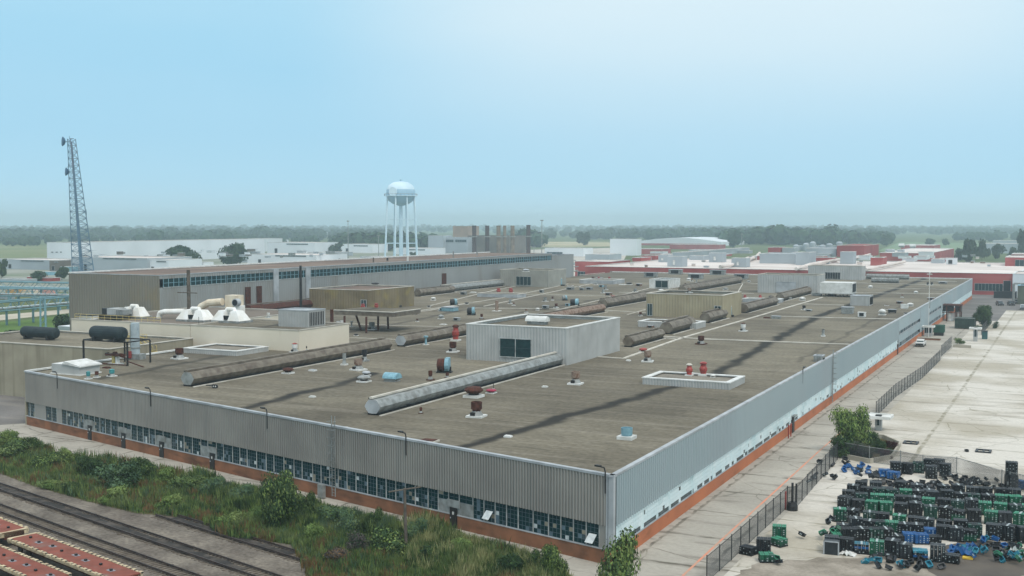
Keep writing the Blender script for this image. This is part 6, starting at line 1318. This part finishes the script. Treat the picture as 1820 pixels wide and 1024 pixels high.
for i, (x_, y_, x2, hh, mm, l_) in enumerate(((10,527,30,11,mat('ochre wagon',(206,160,96),(180,140,86)),'ochre'),(31,527,54,10,m_cream,'cream'),(55,526,82,10,mat('pink wagon',(214,160,150),(196,146,138)),'pale pink'),(0,532,9,8,m_gwall,'grey'))):
    bb('%s covered rail wagon left of the tall hall' % l_, x_, y_, x2, y_-hh, dep=5, wall=mm, roof=m_wroof, name='rail_wagon', cat='rail wagon', trim=mm)
for i, (x_, y_, x2, mm, l_) in enumerate(((48,498,64,m_red,'left red'),(68,500,86,m_red,'right red'),(0,502,44,m_gwall,'long pale grey'),(78,489,98,m_cyan,'light blue'))): bb('%s low shed among shrubs at the far left' % l_, x_, y_, x2, y_-6, dep=8, wall=mm, roof=m_gwall if mm is not m_red else m_red, name='low_shed', cat='shed', trim=m_white)
b = MB(); b.box(0,10,0,12,0,2,m_gwall,m_wwall); tag(b.build('low_block', loc=P(103,592)), 'low white flat block beside the tan annex', 'shed')
bb('small white block between hedge and cream annex', 118, 579, 127, 568, dep=6, name='low_block', cat='shed')
m_path = mat('pale gravel road', (186,178,160), (166,158,142), .1, 5, .95, .1)
sheet('access_road', [P(-60,576),P(130,556),P(130,549),P(-60,565)], m_path, .03); m_lawn = mat('lawn', (98,122,66), (84,108,58), .1, 6, .95, .05, grain=.12); sheet('lawn', [P(-60,615),P(130,595),P(130,560),P(-60,580)], m_lawn, .026)
sheet('works_yard', [P(-400,530),P(960,500),P(1000,445),P(-100,452)], mat('pale works yard', (150,150,140), (120,126,108), .02, 6, .95, .1, streak=((96,112,82), .8, (.01,.04,1), .52)), .02)
sheet('gravel_yard', [P(900,520),P(1090,500),P(1120,440),P(900,445)], mat('pale gravel yard', (196,188,176), (160,156,146), .03, 5, .95, .1), .024)
sheet('distant_field', [P(1560,446),P(1830,452),P(1960,436),P(1600,430)], mat('pale green field', (120,138,104), (110,128,96), .005, 4, .95, .05), .03); sheet('distant_field', [P(-300,462),P(84,458),P(84,436),P(-300,436)], mat('dry field', (128,128,90), (104,116,76), .01, 5, .95, .05), .03)
sheet('distant_field', [P(900,440),P(1100,438),P(1080,430),P(900,430)], mat('tan field', (176,164,134), (150,146,112), .01, 4, .95, .05), .034)
# scattered small equipment on the far roof and works
rc = random.Random(21)
def clear(x, y): return not any(a < x < c2 and b1 < y < d1 for a, c2, b1, d1 in ((820,1110,560,650),(1140,1325,520,582),(1340,1470,485,530),(885,1010,478,515),(545,740,500,552),(1150,1215,490,515),(1430,1560,470,548),(590,700,545,600)))
for i in range(110):
    x_, y_ = (rc.uniform(600,1160), rc.uniform(507,600)) if i < 66 else ((rc.uniform(1380,1660), rc.uniform(508,560)) if i < 84 else (rc.uniform(1000,1340), rc.uniform(497,520)))
    if not clear(x_, y_) or x_ > 1730-(y_-497)*1.75: continue
    k = i % 4
    if k == 0: o = V('small vent among those scattered over the far roof', x_, y_, rc.uniform(4,8), rc.uniform(5,9), rc.choice([m_galv, m_rust, m_rust_l]))
    elif k == 1: o = v_mush('small vent among those scattered over the far roof', x_, y_, rc.uniform(6,10), rc.uniform(3,5), rc.choice([m_galv, m_black, m_white]))
    elif k == 2: o = v_box('small vent among those scattered over the far roof', x_, y_, rc.uniform(6,12), rc.uniform(3,6), rc.choice([m_galv, m_ltblue, m_rust_l]))
    else: o = v_hatch('small vent among those scattered over the far roof', x_, y_, rc.uniform(6,12), 3, m_white, rc.choice([m_white, m_rust]))
    o['group'] = 'small vents scattered over the far roof'
for i, (x_, y_, x2, yt, mm, l_) in enumerate(((300,470,330,462,m_wwall,'behind the broad round tree'),(150,476,185,468,m_wwall,'low and long before the pale grey hall'),(190,478,215,469,m_gwall,'with a flat roof by the low shrubs'),(400,466,436,457,m_gwall,'behind the taller dark tree'),(505,461,532,453,m_wwall,'in the middle of the white works'),(480,470,520,464,m_gwall,'low in front of the white works'),(545,472,600,466,m_wwall,'low and long left of the lone white hall'),(640,462,690,456,m_gwall,'low in front of the lone white hall'),(700,466,760,459,m_wwall,'at the feet of the water tower'),(455,433,500,426,m_wwall,'far behind the white works'),(190,420,215,413,m_wwall,'tiny and far beyond the long works'),(345,416,380,411,m_wwall,'tiny, far off near the horizon'),(545,420,575,412,m_wwall,'tiny, far off above the lone white hall'))):
    bb('white or grey works shed %s' % l_, x_, y_, x2, yt, dep=18, wall=mm, name='works_building')
for i, (x_, y_, x2, yt, mm, l_) in enumerate(((1235,452,1262,444,m_gwall,'grey block left of the tanks, nearest the arched hall'),(1390,449,1412,441,m_gwall,'grey block between small red block and tanks'),(1440,466,1480,458,m_redw,'low red block before the far grey block'),(1520,462,1545,455,m_wwall,'white block right of the grey housing'),(1140,462,1165,454,m_redw,'low red block left on the white roof'),(1225,462,1250,455,m_gwall,'grey block beside the middle penthouse'),(1655,468,1676,461,m_gwall,'grey block behind the small white penthouse'))):
    bb(l_, x_, y_, x2, yt, dep=12, wall=mm, name='rooftop_block', z0=RZ)
# ================= trees beyond the works =================
def ftree(key, x, y, wpx, hpx, label, mats=(m_far,), n=900, leaf=.1, group='trees beyond the works', lobes=9):
    p = P(x, y); u = 1/ppm(p); return plant('tree', key, p, wpx*u, hpx*u, label, 'tree', group, n, leaf, list(mats), True, lobes)
ftree('fa', 329, 476, 74, 40, 'broad round dark tree behind the tall hall roof', (m_bushd, m_far), 3600, .07, None, 12); ftree('fb', 412, 473, 62, 44, 'taller dark tree right of the broad round one', (m_bushd, m_far), 3600, .07, None, 12)
far_list = [(190,480,28,14,'low shrub left of the broad round tree'),(212,480,30,12,'second low shrub before the white block'),(280,476,36,20,'dark shrub left of the broad round tree'),(110,498,30,24,'dark tree behind the corner of the tall hall'),(68,500,30,18,'dark tree among the low sheds'),(2,495,26,34,'dark tree at the left picture edge'),(112,588,38,28,'rounded hedge bush beside the white low block'),(38,600,60,14,'low bushes behind the tan annex roof'),
 (1037,436,30,23,'single round tree on the tan field right of the chimneys'),(1575,438,28,20,'round tree behind the middle red hall'),(1652,436,22,12,'low tree behind the right red hall'),(1681,438,16,14,'single small tree in the green field'),(1722,468,34,42,'large dark tree cluster right of the red hall'),(1745,462,20,36,'slender tree right of the large cluster'),(1705,464,24,22,'rounded tree left of the large cluster'),(1754,460,14,20,'small tree before the white sheds'),(1773,460,28,26,'dark tree before the white sheds'),(1800,462,24,22,'tree near the right edge before the sheds'),(1818,458,24,48,'tall dark tree at the right picture edge'),(1735,463,10,24,'narrow tree beside the slender one'),(440,462,40,18,'shrub row right of the taller dark tree'),(590,452,40,20,'dark tree left of the lone white hall'),(955,470,24,16,'green shrub at the hall end'),(1475,438,20,22,'dark tree behind the tank cluster'),(1305,440,30,30,'dark tree in front of the wood behind the red works'),(735,458,16,10,'low shrub under the water tower'),(590,470,40,12,'low hedge left of the water tower')]
for i, (x, y, w_, h_, l_) in enumerate(far_list): ftree('f%d' % (i % 4), x, y, w_, h_, l_, ((m_far, m_bushd), (m_far, m_bush))[i % 2], 1300, .11, 'trees beyond the works')
bb('pale sheds beyond the trees at right, nearer one', 1745, 450, 1808, 433, dep=40, name='white_shed', cat='shed', wall=m_gwall); bb('pale sheds beyond the trees at right, farther one', 1764, 441, 1812, 428, dep=40, name='white_shed', cat='shed', wall=m_gwall)
# woods: tree by tree mass too many to count
def woods(name, label, bands, seed, m):
    rnd = random.Random(seed); b = MB()
    for (xa, xb, ya, yb, n_, hmin, hmax) in bands:
        for i in range(n_):
            x = rnd.uniform(xa, xb); y = rnd.uniform(ya, yb); p = P(x, y); h = rnd.uniform(hmin, hmax)*(1.25 if rnd.random() < .12 else 1); r = h*rnd.uniform(.45,.7); k = 34 if y < 418 else 60
            for j in range(k):
                d = Vector((rnd.gauss(0,1), rnd.gauss(0,1), rnd.gauss(0,1))).normalized()*rnd.uniform(.75,1.05); q = p+Vector((d.x*r, d.y*r, h*.52+d.z*h*.48)); s = r*rnd.uniform(.22,.42)
                n1 = (d+Vector((rnd.uniform(-.5,.5),rnd.uniform(-.5,.5),rnd.uniform(-.2,.5)))).normalized(); e1 = n1.orthogonal().normalized(); e2 = n1.cross(e1); b.quad([q-e1*s,q-e2*s,q+e1*s,q+e2*s], m)
            i0 = len(b.v); rr_ = r*.78
            b.lathe([(rr_*.5,h*.12),(rr_,h*.42),(rr_*.85,h*.72),(rr_*.3,h*.92)], m, (p.x,p.y,0), 6)
    return tag(b.build(name), label, None, kind='stuff')
woods('distant_woods', 'hazy distant woods along the horizon', [(-120,1940,405.5,409,900,12,22),(-120,1940,409,414,700,11,20),(-120,700,412,426,520,12,20),(-120,90,424,438,90,9,15),(100,620,426,434,90,9,13),(1120,1900,409,416,500,12,18),(1050,1560,416,426,240,12,20),(1560,1940,412,418,150,10,16),(880,1060,414,424,60,10,16)], 3, m_far)
woods('near_woods', 'darker wood in the middle distance behind the works', [(610,770,436,446,70,14,19),(590,620,440,446,10,10,14),(930,960,436,440,10,14,20),(1290,1480,428,436,110,16,24),(1480,1580,428,434,40,12,18),(1150,1290,420,428,50,14,20),(230,440,424,436,26,12,18),(470,600,434,444,14,8,12),(1700,1820,424,430,20,10,16)], 4, m_bushd)
# ================= haze =================
hz = MB(); hz.box(-6500, 6500, -350, 8000, -1, 79, m_white); ho = hz.build('haze'); ho['kind'] = 'stuff'; ho['label'] = 'pale blue summer haze over the whole works'
hm = bpy.data.materials.new('haze'); hm.use_nodes = True; N = hm.node_tree.nodes; N.clear(); o_ = N.new('ShaderNodeOutputMaterial'); v_ = N.new('ShaderNodeVolumePrincipled'); v_.inputs['Color'].default_value = (.76,.92,1,1); v_.inputs['Density'].default_value = .00025; v_.inputs['Anisotropy'].default_value = .35
hm.node_tree.links.new(v_.outputs[0], o_.inputs['Volume']); ho.data.materials.clear(); ho.data.materials.append(hm); ho.visible_shadow = True
